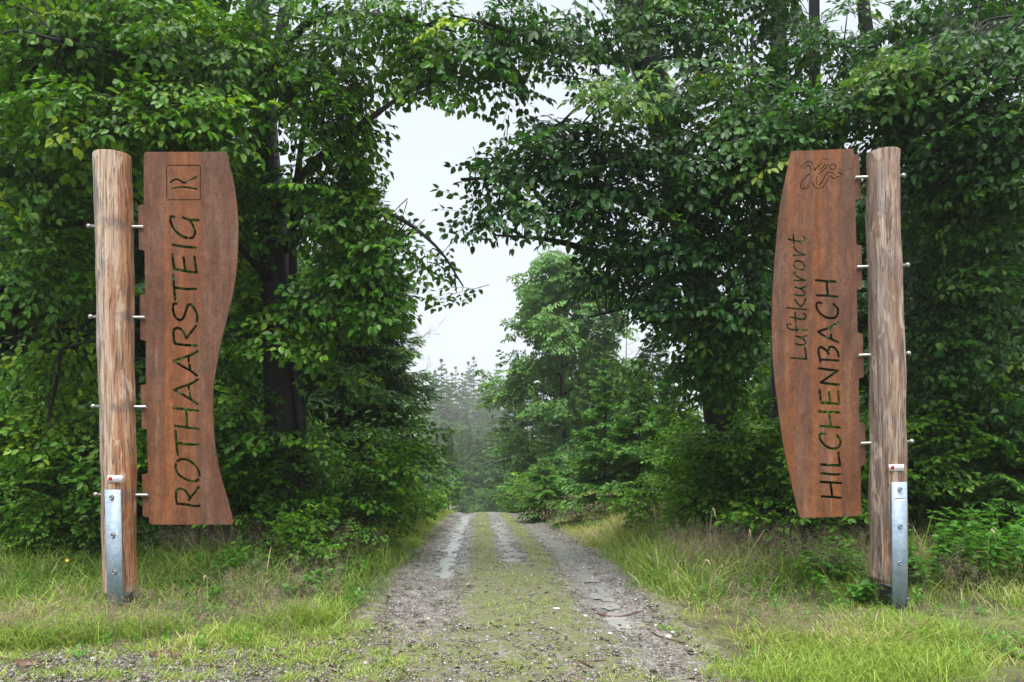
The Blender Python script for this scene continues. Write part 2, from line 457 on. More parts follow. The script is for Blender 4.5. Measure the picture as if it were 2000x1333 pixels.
track = MB().add(np.stack([TX, TY, TZ], -1).reshape(-1, 3), TF).build('track', M['track'], smooth=True,
                 attrs={'moss': moss_amount(TU, TY), 'wet': wet_sheen_amount(TU, TY)})
track['kind'] = 'structure'

# ------------------------------------------------------------------ the two trail signs
DP = 6.56                                         # depth of the posts
def P(px, py, Y=DP):
    return at(px, py, Y)

def catmull(p, k=6):
    p = np.asarray(p, float)
    if len(p) < 3:
        return p
    e = np.vstack([2 * p[0] - p[1], p, 2 * p[-1] - p[-2]])
    out = []
    for i in range(1, len(e) - 2):
        for t in np.arange(k) / k:
            a, b, c, d = e[i - 1:i + 3]
            out.append(.5 * (2 * b + (c - a) * t + (2 * a - 5 * b + 4 * c - d) * t * t + (3 * b - a - 3 * c + d) * t ** 3))
    return np.array(out + [p[-1]])

def contours(strokes, lo, hi, res):
    """outlines of round-ended strokes [(points, width)], by marching squares on their distance field"""
    nx = int((hi[0] - lo[0]) / res) + 1; ny = int((hi[1] - lo[1]) / res) + 1
    D = np.full((ny, nx), 9.0)
    gx = lo[0] + np.arange(nx) * res; gy = lo[1] + np.arange(ny) * res
    for p, w in strokes:
        p = catmull(p)
        for a, b in zip(p, p[1:]):
            m = w / 2 + 2
            i0, i1 = np.searchsorted(gx, [min(a[0], b[0]) - m, max(a[0], b[0]) + m]); j0, j1 = np.searchsorted(gy, [min(a[1], b[1]) - m, max(a[1], b[1]) + m])
            xx = gx[None, i0:i1] - a[0]; yy = gy[j0:j1, None] - a[1]
            d = b - a; L2 = d @ d + 1e-9
            t = np.clip((xx * d[0] + yy * d[1]) / L2, 0, 1)
            D[j0:j1, i0:i1] = np.minimum(D[j0:j1, i0:i1], np.hypot(xx - t * d[0], yy - t * d[1]) - w / 2)
    D[np.abs(D) < 1e-6] = 1e-6
    I = D < 0
    code = I[:-1, :-1] * 1 + I[:-1, 1:] * 2 + I[1:, 1:] * 4 + I[1:, :-1] * 8
    table = {1: [(3, 0)], 2: [(0, 1)], 3: [(3, 1)], 4: [(1, 2)], 5: [(3, 2), (1, 0)], 6: [(0, 2)], 7: [(3, 2)], 8: [(2, 3)], 9: [(2, 0)],
             10: [(0, 3), (2, 1)], 11: [(2, 1)], 12: [(1, 3)], 13: [(1, 0)], 14: [(0, 3)]}
    def key(e, j, i):
        return [('h', j, i), ('v', j, i + 1), ('h', j + 1, i), ('v', j, i)][e]
    nxt = {}
    for j, i in zip(*np.nonzero((code > 0) & (code < 15))):
        for a, b in table[int(code[j, i])]:
            nxt[key(a, j, i)] = key(b, j, i)
    def pt(k):
        o, j, i = k
        a = D[j, i]; b = D[j, i + 1] if o == 'h' else D[j + 1, i]
        t = a / (a - b)
        return (gx[i] + (t * res if o == 'h' else 0), gy[j] + (t * res if o == 'v' else 0))
    loops = []
    while nxt:
        k0, k = next(iter(nxt.items())); del nxt[k0]
        ring = [k0]
        while k != k0 and k in nxt:
            ring.append(k); k = nxt.pop(k)
        pts = np.array([pt(k) for k in ring])
        if len(pts) > 8:
            loops.append(simplify(pts, .10))
    return loops

def simplify(p, eps):
    n = len(p); keep = np.zeros(n, bool); far_ = int(np.argmax(np.hypot(*(p - p[0]).T)))
    keep[[0, far_]] = True
    p2 = np.vstack([p, p[:1]])
    st = [(0, far_), (far_, n)]
    while st:
        a, b = st.pop()
        if b - a < 2:
            continue
        d = p2[b] - p2[a]; L = np.hypot(*d) + 1e-9
        s = p2[a + 1:b] - p2[a]
        e = np.abs(d[0] * s[:, 1] - d[1] * s[:, 0]) / L
        k = int(np.argmax(e))
        if e[k] > eps:
            k += a + 1; keep[k % n] = True; st += [(a, k), (k, b)]
    return p[keep]

def strokes_from(groups):
    out = []
    for (ox, oy, sc, w, ls) in groups:
        for l in ls:
            ww = w
            if isinstance(l[0], (int, float)):
                ww = l[0]; l = l[1:]
            out.append((np.array(l, float) / sc + (ox, oy), ww / sc * 1.2))
    return out

LEFT_TEXT = strokes_from([
    (320, 310, 7.84, 34, [
        (13, (60, 108), (548, 108)), (13, (45, 128), (50, 608)), (13, (563, 128), (563, 618)), (13, (65, 636), (548, 636)),
        (25, (108, 372), (150, 335), (205, 320), (250, 340), (295, 372), (335, 372), (390, 345), (510, 280)),
        (22, (130, 462), (240, 445), (350, 442), (430, 455), (508, 470)),
        ((160, 900), (120, 890), (105, 930), (110, 985), (150, 1070), (210, 1140), (290, 1195), (358, 1220)),
        ((408, 1221), (440, 1215), (470, 1180), (480, 1120), (460, 1050), (420, 980), (395, 940)),
        ((295, 905), (370, 935), (450, 945), (535, 950))]),
    (320, 465, 5.92, 26, [
        ((105, 82), (220, 102), (370, 115)),
        ((120, 360), (250, 385), (385, 405)), ((102, 195), (110, 280), (125, 365)), ((230, 230), (240, 300), (250, 380)), ((355, 220), (368, 310), (378, 400)),
        ((112, 435), (120, 570), (133, 715)), ((125, 575), (240, 592), (375, 592)),
        ((150, 762), (115, 768), (108, 830), (125, 900), (165, 945), (200, 950), (235, 915), (260, 840), (285, 780), (320, 775), (365, 840), (390, 900), (385, 965)),
        ((130, 1225), (115, 1150), (118, 1070), (150, 1045), (195, 1055), (235, 1100), (262, 1165)), ((265, 1165), (320, 1090), (375, 1020)), ((130, 1225), (250, 1240), (385, 1248))]),
    (320, 670, 7.4, 32, [
        ((490, 122), (400, 175), (250, 225), (148, 262)), ((148, 262), (250, 330), (380, 400), (480, 475)), ((360, 215), (362, 272)), ((372, 320), (382, 380)),
        ((495, 530), (400, 590), (280, 630), (150, 680)), ((150, 680), (270, 745), (380, 815), (490, 885)), ((362, 625), (366, 676)), ((378, 728), (388, 800)),
        ((145, 942), (300, 960), (500, 982)), ((165, 1202), (330, 1222), (505, 1248)), ((320, 975), (335, 1080), (340, 1210))]),
    (320, 830, 7.61, 33, [
        ((180, 92), (188, 250), (208, 450)), ((195, 270), (340, 290), (510, 300)),
        ((207, 543), (240, 515), (290, 510), (370, 530), (450, 590), (510, 660), (535, 755)),
        ((515, 812), (470, 840), (400, 838), (330, 810), (250, 765), (200, 705), (178, 640), (180, 588)),
        ((200, 1180), (185, 1110), (190, 990), (240, 950), (300, 965), (350, 1020), (385, 1085), (378, 1120)), ((395, 1090), (450, 1020), (520, 930)), ((200, 1175), (330, 1185), (430, 1205), (530, 1205))]),
])
RIGHT_TEXT = strokes_from([
    (1525, 450, 8.885, 25, [
        ((215, 80), (225, 240)), ((130, 160), (260, 190), (340, 200), (405, 180), (408, 140), (370, 105)),
        ((220, 440), (410, 435)), ((400, 425), (310, 390), (240, 335), (220, 300), (235, 290)),
        ((240, 550), (290, 532), (350, 550), (400, 600), (412, 632)), ((392, 682), (340, 690), (270, 670), (225, 625), (218, 592)),
        ((228, 875), (420, 875)), ((400, 870), (310, 830), (240, 770), (225, 740), (245, 735)),
        ((240, 1120), (330, 1140), (395, 1130), (415, 1095), (380, 1050), (320, 1015), (245, 990)), ((320, 1010), (390, 1000), (425, 975)),
        (36, (605, 872), (780, 885), (940, 895)), (36, (625, 1132), (800, 1140), (980, 1158)), (36, (795, 890), (810, 1130))]),
    (1525, 580, 8.885, 26, [
        ((115, 195), (270, 210), (435, 222)), ((240, 55), (290, 125), (340, 180)), ((335, 175), (400, 115), (425, 45)),
        ((243, 275), (258, 440)), ((160, 355), (260, 375), (370, 395), (420, 375), (430, 330), (390, 295)),
        ((450, 580), (300, 578), (200, 575), (130, 550), (105, 510), (120, 475), (170, 478)), ((260, 490), (270, 600)),
        ((250, 815), (340, 838), (400, 830), (430, 795), (390, 740), (340, 710), (262, 685)), ((340, 708), (400, 695), (445, 675)),
        ((175, 1062), (310, 1072), (445, 1083)), ((440, 1080), (430, 1000), (415, 890)),
        (36, (700, 115), (660, 100), (620, 120), (615, 170), (640, 240), (700, 310), (780, 360), (870, 372), (950, 360), (985, 290), (985, 210), (950, 175), (915, 130)),
        (36, (645, 605), (750, 570), (870, 525), (990, 445)), (36, (645, 610), (740, 675), (860, 730), (990, 790)), (30, (865, 535), (855, 585)), (30, (868, 655), (875, 720)),
        (36, (690, 1090), (850, 1100), (995, 1110)), (36, (690, 1130), (655, 1000), (650, 920), (690, 875), (740, 900), (800, 950), (825, 1000)), (36, (830, 925), (840, 880), (890, 870), (950, 910), (990, 980), (1000, 1045))]),
    (1580, 715, 9.875, 42, [
        ((185, 50), (370, 75), (555, 95)), ((550, 100), (380, 215), (220, 320)), ((220, 320), (380, 345), (570, 365)),
        ((230, 715), (400, 720), (580, 740)), ((200, 480), (215, 600), (230, 720)), ((378, 510), (395, 610), (405, 710)), ((552, 495), (565, 610), (580, 735)),
        ((190, 880), (380, 895), (575, 900)), ((215, 1160), (400, 1175), (590, 1190)), ((385, 900), (400, 1030), (415, 1165))]),
    (1580, 840, 9.19, 39, [
        ((275, 75), (225, 65), (190, 95), (190, 150), (230, 220), (300, 290), (380, 330), (470, 335), (540, 300), (562, 240), (550, 170), (495, 95)),
        ((215, 620), (390, 632), (560, 640)), ((555, 635), (535, 520), (522, 410)),
        ((220, 775), (350, 795), (480, 802), (560, 795)),
        ((205, 932), (390, 945), (570, 955)), ((230, 1192), (400, 1205), (575, 1220)), ((385, 955), (400, 1080), (415, 1195))]),
    (1540, 290, 11.11, 17, [
        ((275, 415), (330, 345), (400, 300), (460, 300), (530, 350)), ((320, 455), (380, 395), (430, 375), (470, 415), (488, 490)),
        (20, (545, 418), (570, 488), (600, 430), (650, 350)), (11, (680, 300), (740, 240), (800, 225), (860, 265)),
        (13, (630, 455), (680, 370), (745, 310)), ((665, 485), (740, 420), (780, 365)), ((635, 570), (730, 500), (810, 420), (855, 355)),
        ((475, 555), (400, 600), (320, 690), (265, 780), (265, 850), (310, 885), (380, 880), (455, 830)),
        (11, (320, 775), (315, 810), (350, 840), (410, 810), (460, 740), (495, 620)),
        ((505, 740), (530, 790), (580, 855), (650, 880), (720, 860), (780, 800), (830, 710), (880, 620), (910, 600), (940, 640), (990, 665), (1040, 635), (1070, 615), (1115, 650)),
        (13, (610, 605), (595, 700), (615, 795)),
        ((655, 800), (720, 740), (780, 620), (840, 540), (900, 522), (950, 540), (990, 590), (1030, 550), (1090, 540), (1140, 565), (1160, 620)),
        ((975, 346), (1005, 370), (1018, 408), (1000, 450), (955, 472), (910, 450), (892, 408), (905, 370), (940, 346))]),
])

def smooth_outline(pts):
    """straight runs between corners marked 'c', smooth curves elsewhere"""
    out = []; run = []
    for p in pts + [pts[0]]:
        run.append(p[:2])
        if len(p) > 2 and len(run) > 1:
            out += [tuple(q) for q in (catmull(run, 5) if len(run) > 2 else np.array(run))][:-1]
            run = [p[:2]]
    return out

LEFT_PANEL = [(281.3, 303, 'c'), (283, 299, 'c'), (287, 297.5, 'c'), (436, 297.5, 'c'), (442, 300, 'c'), (445, 307, 'c'), (450, 327.5), (459.5, 372.5), (465, 429), (465, 485), (459.5, 549),
              (446.3, 612.6), (433, 665), (425.7, 702.6), (419.3, 740), (416.3, 767.5), (416.4, 800), (417.5, 832), (422, 880), (431.3, 929), (446.3, 981), (455.7, 1018, 'c'), (455.5, 1022, 'c'), (452, 1024.8, 'c'),
              (297, 1024.8, 'c'), (293.5, 1023, 'c'), (291.8, 1019, 'c'), (291.8, 1010.8, 'c'), (279.5, 1008.3, 'c'), (278.2, 927, 'c'), (289.5, 925, 'c'), (288, 839, 'c'), (277.5, 836.5, 'c'), (274.8, 753, 'c'),
              (286, 751, 'c'), (285.3, 666, 'c'), (274.6, 664, 'c'), (273.6, 577.5, 'c'), (284.2, 575, 'c'), (283, 490, 'c'), (272, 488, 'c'), (270, 402.5, 'c'), (281.5, 400, 'c')]
RIGHT_PANEL = [(1544.5, 297, 'c'), (1547, 295.8, 'c'), (1665.3, 291.2, 'c'), (1666.6, 293, 'c'), (1666.8, 301, 'c'), (1678, 306, 'c'), (1680.2, 388, 'c'), (1670, 391.5, 'c'), (1672, 477.5, 'c'), (1682.4, 480.5, 'c'), (1683.4, 564.5, 'c'),
               (1673, 567.5, 'c'), (1674.4, 651, 'c'), (1684.4, 653, 'c'), (1687, 736.6, 'c'), (1677, 739.6, 'c'), (1677.8, 824.5, 'c'), (1689.2, 828, 'c'), (1690, 907.6, 'c'), (1680.6, 910.4, 'c'),
               (1681.4, 1000, 'c'), (1679.5, 1006, 'c'), (1675, 1008.3, 'c'), (1566, 1012, 'c'), (1562, 1011, 'c'), (1560.4, 1007.4, 'c'), (1551.3, 970), (1542, 929), (1532.5, 884), (1524.3, 835), (1517.5, 782.5), (1511.5, 730),
               (1508, 672.6), (1507.6, 600), (1511.8, 522.6), (1517.5, 450), (1525, 391), (1534.4, 346)]

def plate(name, outline, text, mat, parent, off, Y, thick):
    cu = bpy.data.curves.new(name, 'CURVE'); cu.dimensions = '2D'; cu.fill_mode = 'BOTH'; cu.extrude = thick / 2
    o = np.array(smooth_outline(outline))
    for ring in [o] + contours(text, o.min(0) - 3, o.max(0) + 3, .28):
        sp = cu.splines.new('POLY'); sp.points.add(len(ring) - 1)
        for q_, (a, b) in zip(sp.points, ring):
            w = at(a, b, Y) - off
            q_.co = (w[0], w[2], 0, 1)
        sp.use_cyclic_u = True
    tmp = bpy.data.objects.new('tmp', cu); COL.objects.link(tmp)
    me = bpy.data.meshes.new_from_object(tmp.evaluated_get(bpy.context.evaluated_depsgraph_get()))
    bpy.data.objects.remove(tmp)
    n = len(me.vertices); co = np.empty(n * 3, np.float32); me.vertices.foreach_get('co', co); co = co.reshape(-1, 3)
    w = np.stack([co[:, 0], co[:, 2] + (Y - off[1]), co[:, 1]], 1)
    me.vertices.foreach_set('co', w.ravel()); me.flip_normals(); me.update()
    me.name = name; me.materials.clear(); me.materials.append(mat)
    return link(bpy.data.objects.new(name, me), parent)

def cyl(a, b, r, sides=14, bev=.0025):
    a = np.asarray(a, float); b = np.asarray(b, float); d = (b - a) / np.linalg.norm(b - a)
    return MB().tube([a, a + d * bev, b - d * bev, b], [r - bev, r, r, r - bev], sides)

def post_mesh(axis_px, seed, Y):
    """debarked log: (row, centre column, radius in columns)"""
    r = np.random.default_rng(seed)
    r0_, r1_ = axis_px[0][0], axis_px[-1][0]
    rows = np.concatenate([[r0_, r0_ + 1.2], np.linspace(r0_ + 2.4, r1_ - 2.4, 88), [r1_ - 1.2, r1_]])
    cx_ = np.interp(rows, [a[0] for a in axis_px], [a[1] for a in axis_px])
    rr = np.interp(rows, [a[0] for a in axis_px], [a[2] for a in axis_px]) * Y / F_PX * math.cos(math.atan((axis_px[0][1] - 1000) / F_PX)) * .985
    k = np.hanning(13); k /= k.sum()
    pad = lambda v: np.convolve(np.pad(v, 6, mode='reflect', reflect_type='odd'), k, 'valid')
    cx_, rr = pad(cx_), pad(rr)
    tt_ = np.linspace(0, 1, len(rows)); cx_ = cx_ + 0.9 * np.sin(tt_ * 13 + seed) + .5 * np.sin(tt_ * 31 + 2 * seed); rr = rr * (1 + .008 * np.sin(tt_ * 23 + seed) + .008 * np.sin(tt_ * 47 + 1))
    pts = np.stack([at(c, y, Y) for c, y in zip(cx_, rows)])
    rr[0] *= .975; rr[-1] *= .975; rr[1] *= .995; rr[-2] *= .995
    rows_n = len(rows)
    ph = r.uniform(0, 6.28, 8)
    def lump(i, th):
        v = 1 + .014 * np.sin(2 * th + ph[0] + i * .05) + .011 * np.sin(3 * th + ph[1] - i * .09) + .006 * np.sin(i * .38 + ph[2] + th) + .005 * np.sin(i * .83 - 2 * th + ph[3]) + .005 * np.sin(11 * th + ph[3] + .8 * np.sin(i * .11)) + .004 * np.sin(17 * th + ph[4] + np.sin(i * .2))
        for c in range(3):                       # long drying cracks
            t0 = ph[5 + c] + .15 * np.sin(i * .07 + c)
            dd = np.abs((th - t0 + math.pi) % (2 * math.pi) - math.pi)
            v = v - .035 * np.exp(-(dd / .035) ** 2) * (np.sin(i * .045 + c * 2) > -.2)
        return v
    return MB().tube(pts, rr, 96, True, lump)

def trail_sign(label, base_px, base_row, axis_px, outline, text, bands, wood, bolts, stub, bracket, heads, slot, plaque_px, seed, right):
    base = at(base_px, base_row, DP)
    t = thing('trail_sign', label, 'trail sign', base, 'rusty steel trail signs on wooden posts')
    bz = [at(0, y, DP)[2] - base[2] for y in bolts[0]]
    post_mesh(axis_px, seed, DP).build('post', wood_mat('weathered_log' if right else 'warm_log', not right, bz, 0), t, base, smooth=True)  # log tones are the wood's own: warm brown left, greyer right
    bx = [tuple((at(v, 0, DP)[0] - base[0]) for v in b[:2]) + (b[2],) for b in bands]
    YP = DP + .035
    plate('sign_panel', outline, text, corten_mat('weathered_steel', bx, 0, right), t, base, YP, .012)
    r_ = .0135
    for y, xa, xb, sx in zip(*bolts):
        yf = DP + .012
        a, b = at(xa, y, yf), at(xb, y, yf)
        inner = at(axis_px[0][1], y, yf)
        if right:                                # the rod runs right through the log and ends in a small nut
            b[0] -= .0; a2, b2 = a, at(sx, y + stub, yf)
        else:
            a2, b2 = at(sx, y + stub, yf), b
        rod = cyl(a2, b2, r_).build('bolt', M['rod'], t, base, smooth=False)
        e = b2 if right else a2
        s_ = 1 if right else -1
        cyl(e - np.array([s_ * .012, 0, 0]), e + np.array([s_ * .016, 0, 0]), .021, 6).build('nut', M['rod'], rod, base)
    # steel shoe: a flange in front of the log, one behind it and a web between them below the log
    (x0t, x1t, yt), (x0b, x1b, yb) = bracket
    Yf = DP - .172; thick = .014
    k = Yf / DP
    c4 = [at(x0t, yt, Yf), at(x1t, yt, Yf), at(x1b, yb + 8, Yf), at(x0b, yb + 8, Yf)]
    mb = MB(); bev = .003
    v = [c - np.array([0, 0, 0]) for c in c4] + [c + np.array([0, thick, 0]) for c in c4]
    mb.add(v, [(0, 3, 2, 1), (4, 5, 6, 7), (0, 1, 5, 4), (1, 2, 6, 5), (2, 3, 7, 6), (3, 0, 4, 7)])
    br = mb.build('steel_shoe', M['zinc'], t, base)
    rear = MB(); Yr = DP + .16
    w0, w1 = (236, 259) if not right else (1716, 1742)
    rz = axis_px[-1][0] + 2
    a, b = at(w0, rz, Yr), at(w1, yb + 4, Yr)
    rear.box((min(a[0], b[0]), Yr, b[2]), (max(a[0], b[0]), Yr + .014, a[2]))
    xm = (c4[2][0] + c4[3][0]) / 2
    rear.box((xm - .006, Yf + thick + .002, b[2]), (xm + .006, Yr - .002, a[2] - .004))
    zt = a[2] - .002
    rear.box((xm + .008, Yf + thick + .003, zt - .085), (max(a[0], b[0]) - .004, Yr - .003, zt - .072))
    rear.build('shoe_web', M['dzinc'], br, base)
    for hx, hy in heads:
        p = at(hx, hy, Yf)
        hd = MB().tube([p - [0, -.001, 0], p - [0, .004, 0]], [.022, .022], 16).tube([p - [0, .0045, 0], p - [0, .014, 0], p - [0, .017, 0]], [.0165, .0165, .013], 6)
        hd.build('bolt_head', M['rod' if not right else 'zinc'], br, base)
    if slot:
        p0, p1 = at(slot[0], slot[2], Yf - .0015), at(slot[1], slot[2], Yf - .0015)
        ring = [(p0[0] + .014 + .014 * math.cos(a_), p0[1], p0[2] + .014 * math.sin(a_)) for a_ in np.linspace(math.pi / 2, 1.5 * math.pi, 10)]
        ring += [(p1[0] - .014 + .014 * math.cos(a_), p0[1], p0[2] + .014 * math.sin(a_)) for a_ in np.linspace(-math.pi / 2, math.pi / 2, 10)]
        rm = MB(); rm.add(ring + [(a_, b_ + .003, c_) for a_, b_, c_ in ring], [tuple(range(20))])
        i_ = np.arange(20); rm.l.append(np.stack([i_, (i_ + 1) % 20, (i_ + 1) % 20 + 20, i_ + 20], -1).ravel()); rm.c.append(np.full(20, 4)); rm.t.append(np.full(20, .5))
        rm.build('slot_plug', M['white'], br, base)
    # small plaque screwed to the log
    x0, x1, y0, y1 = plaque_px
    Yq = DP - .152 if not right else DP - .156
    a, b = at(x0, y1, Yq), at(x1, y0, Yq)
    pl = MB().box((a[0], Yq, a[2]), (b[0], Yq + .012, b[2])).build('plaque', M['white'], t, base)
    w_ = b[0] - a[0]; hh = b[2] - a[2]
    MB().box((a[0] + .1 * w_, Yq - .002, a[2] + .26 * hh), (a[0] + .34 * w_, Yq - .0004, b[2] - .16 * hh)).build('red_emblem', M['red'], pl, base)
    lm = MB()
    for kx, ky, kw in ((.44, .62, .42), (.44, .40, .36)):
        lm.box((a[0] + kx * w_, Yq - .0014, a[2] + ky * hh), (a[0] + (kx + kw) * w_, Yq - .0003, a[2] + (ky + .08) * hh))
    lm.build('printed_lines', M['grey'], pl, base)
    for sx in (.05, .95):
        p = np.array([a[0] + sx * w_, Yq, (a[2] + b[2]) / 2])
        MB().tube([p, p - [0, .002, 0]], [.003, .003], 8).build('screw', M['rod'], pl, base)
    return t

trail_sign('rusty panel with wavy right edge bolted to a warm brown log, long word cut through', 235, 1193,
           [(304, 220.5, 38.5), (560, 225, 38.3), (800, 229.5, 37), (1000, 233, 36.5), (1155, 235.5, 35)],
           LEFT_PANEL, LEFT_TEXT, [(322, 396, .95), (300, 320, .15)],
           None, ([443.5, 620.5, 795.3, 967.5], [258, 261, 263, 267], [280.2, 283, 285.8, 288.8], [174, 177.5, 182.5, 187.5]), -1.5,
           ((204.4, 234.4, 957), (210.3, 240.8, 1196)), [(218.5, 972), (221, 1046), (224, 1118)], None, (209.6, 238.6, 929, 942.5), 5, False)
trail_sign('rusty panel with bulging left edge bolted to a greyer log, two cut words', 1735, 1184,
           [(298, 1725.5, 33.7), (440, 1725.8, 35), (640, 1730, 36.3), (760, 1734, 37), (900, 1735, 37.2), (1000, 1734, 38.5), (1137, 1735, 37.5)],
           RIGHT_PANEL, RIGHT_TEXT, [(1540, 1582, .6), (1592, 1650, .9)],
           None, ([347.2, 522, 694.5, 866.5], [1670.5, 1673.3, 1677, 1681.4], [1694, 1697, 1698, 1702], [1764, 1772, 1774, 1780]), -4.0,
           ((1742.6, 1771.4, 942), (1743.8, 1771.6, 1183)), [(1757.3, 956), (1757.3, 1028), (1757.3, 1099.5)], (1746.8, 1768, 976), (1737, 1765.8, 907.5, 920.5), 9, True)

# ------------------------------------------------------------------ foliage
def rotm(az, pitch, roll):
    """frames: local +X goes along azimuth az dipped by pitch (down positive), rolled about itself; (n,3,3) columns = axes"""
    az, pitch, roll = np.broadcast_arrays(az, pitch, roll)
    cx, sx, cp, sp = np.cos(az), np.sin(az), np.cos(pitch), np.sin(pitch)
    X = np.stack([cx * cp, sx * cp, -sp], -1); Y0 = np.stack([-sx, cx, 0 * cx], -1); Z0 = np.cross(X, Y0)
    cr, sr = np.cos(roll)[:, None], np.sin(roll)[:, None]
    return np.stack([X, Y0 * cr + Z0 * sr, Z0 * cr - Y0 * sr], -1)

def unit(v):
    return v / (np.linalg.norm(v, axis=-1, keepdims=True) + 1e-9)

class Spray:
    """a flat fan of leaves on a branched twig: leaves (p, d, n, len, wid, tint) and twig pieces"""
    def __init__(s):
        s.p = []; s.d = []; s.n = []; s.L = []; s.W = []; s.t = []; s.A = []; s.B = []; s.ra = []; s.rb = []
    def leaf(s, p, d, n, L, W, t):
        s.p.append(p); s.d.append(d); s.n.append(n); s.L.append(L); s.W.append(W); s.t.append(t)
    def seg(s, a, b, ra, rb):
        s.A.append(a); s.B.append(b); s.ra.append(ra); s.rb.append(rb)
    def done(s):
        for k in ('p', 'd', 'n', 'L', 'W', 't', 'A', 'B', 'ra', 'rb'):
            setattr(s, k, np.array(getattr(s, k), float))
        s.d = unit(s.d); s.n = unit(s.n - s.d * (s.n * s.d).sum(-1, keepdims=True))
        return s

def beech_spray(seed, L=.8, leaf=.090, lat=8):
    r = np.random.default_rng(seed); s = Spray(); bend = r.uniform(-.25, .25)
    def twig(p0, ang, length, depth, droop):
        n = max(2, int(length / (.051 if depth else .1)))
        p = p0.copy(); a = ang
        for i in range(n):
            step = length / n; f = (i + 1) / n
            d = np.array([math.cos(a), math.sin(a), -droop * f + r.normal(0, .06)]); q_ = p + d * step
            s.seg(p, q_, .006 * (1 - f * .6) if depth == 0 else .0028, .0055 * (1 - f * .75) if depth == 0 else .0018)
            p = q_; a += r.normal(0, .09) + bend * .12
            side = 1 if i % 2 else -1
            if depth == 0 and f < .92 and i < lat + 2:
                twig(p, a + side * r.uniform(.6, 1.0), length * (.62 - .38 * f) * r.uniform(.7, 1.15), 1, droop * 1.1)
            if depth == 1 or f > .55:
                la = a + side * r.uniform(.55, 1.05)
                ln = leaf * r.uniform(.52, 1.22)
                s.leaf(p + np.array([math.cos(la), math.sin(la), 0]) * .012, (math.cos(la), math.sin(la), -.28 - r.uniform(-.2, .45)), (r.normal(0, .28), r.normal(0, .28), 1), ln, ln * r.uniform(.52, .74), r.normal(0, .15))
        ln = leaf * r.uniform(.85, 1.2)
        s.leaf(p, (math.cos(a), math.sin(a), -.35 - r.uniform(-.1, .4)), (r.normal(0, .25), r.normal(0, .25), 1), ln, ln * .62, r.normal(.04, .1))
    twig(np.zeros(3), 0.0, L, 0, .18)
    return s.done()

def spruce_frond(seed, tw=13, bl=11, wide=1.1):
    """unit-long branch: side twigs set with needles, a little hanging"""
    r = np.random.default_rng(seed); s = Spray()
    ax = lambda f: np.array([f, .04 * math.sin(f * 5 + seed), -.22 * f + .20 * f * f])
    for i in range(8):
        s.seg(ax(i / 8), ax((i + 1) / 8), .014 * (1 - i / 8.5), .014 * (1 - (i + 1) / 8.5))
    for i in range(tw * 2):
        f = .12 + .86 * (i // 2 + r.uniform(.1, .9)) / tw; sd = 1 if i % 2 else -1
        L = (.42 * (1 - f) ** .7 + .09) * r.uniform(.7, 1.15) * wide; a = sd * r.uniform(.6, .95)
        p0 = ax(f); e = np.array([math.cos(a), math.sin(a), -.30 - .25 * r.random()]) * L
        s.seg(p0, p0 + e, .004, .002)
        m = max(4, int(bl * L / .3)); tint = r.normal(0, .08)
        for k in range(m):
            g = (k + r.random()) / m; b = a + (1 if k % 2 else -1) * r.uniform(.25, .65)
            ln = r.uniform(.10, .16)
            s.leaf(p0 + e * g, (math.cos(b), math.sin(b), -.35 + r.normal(0, .3)), (r.normal(0, .5), r.normal(0, .5), 1), ln, ln * .30, tint + .12 * g + r.normal(0, .05))
        s.leaf(p0 + e * .9, e, (0, 0, 1), .12, .028, tint + .2)
    for k in range(10):
        s.leaf(ax(.5 + .05 * k), (1, (-1) ** k * .5, -.1), (r.normal(0, .4), 0, 1), .12, .026, .1)
    return s.done()

def leaves_into(mb, tw, sprays, pos, Rm, scale, tint, r, quad=False, leafscale=1.0):
    """sets each template at many places"""
    k = r.integers(0, len(sprays), len(pos))
    for i, s in enumerate(sprays):
        w = np.nonzero(k == i)[0]
        if not len(w):
            continue
        Rw = Rm[w]; sc = scale[w]
        tf = lambda a: np.einsum('nij,mj->nmi', Rw, a)
        p = (tf(s.p) * sc[:, None, None] + pos[w][:, None]).reshape(-1, 3)
        d = tf(s.d).reshape(-1, 3); n = tf(s.n).reshape(-1, 3)
        m = len(w)
        jit = r.normal(0, .16, d.shape)
        d = unit(d + jit)
        n = unit(n + r.normal(0, .16, n.shape)); n = unit(n - d * (n * d).sum(-1, keepdims=True))
        L = (np.tile(s.L, m).reshape(m, -1) * (sc[:, None] ** .6) * leafscale).ravel()[:, None]
        W = (np.tile(s.W, m).reshape(m, -1) * (sc[:, None] ** .6) * leafscale).ravel()[:, None]
        t = np.clip(np.tile(s.t, m) + np.repeat(tint[w], len(s.t)) + r.normal(0, .05, m * len(s.t)), 0, 1)
        sd = np.cross(n, d)
        if quad:
            v = np.stack([p, p + d * L * .45 + sd * W * .5, p + d * L, p + d * L * .45 - sd * W * .5], 1)
            f = np.arange(len(p) * 4).reshape(-1, 4)
            mb.add(v, f, t)
        else:
            up = n * W * .13
            v = np.stack([p, p + d * L * .30 + sd * W * .46 + up, p + d * L * .68 + sd * W * .38 + up * .8 - n * L * .03, p + d * L - n * L * .10,
                          p + d * L * .68 - sd * W * .38 + up * .8 - n * L * .03, p + d * L * .30 - sd * W * .46 + up], 1)
            o = np.arange(len(p))[:, None, None] * 6
            f = (np.array([(0, 1, 2, 3), (3, 4, 5, 0)])[None] + o).reshape(-1, 4)
            mb.add(v, f, np.repeat(t, 2))
        if tw is not None:
            A = (tf(s.A) * sc[:, None, None] + pos[w][:, None]).reshape(-1, 3); B = (tf(s.B) * sc[:, None, None] + pos[w][:, None]).reshape(-1, 3)
            tw.segs(A, B, (s.ra[None] * sc[:, None]).ravel(), (s.rb[None] * sc[:, None]).ravel())

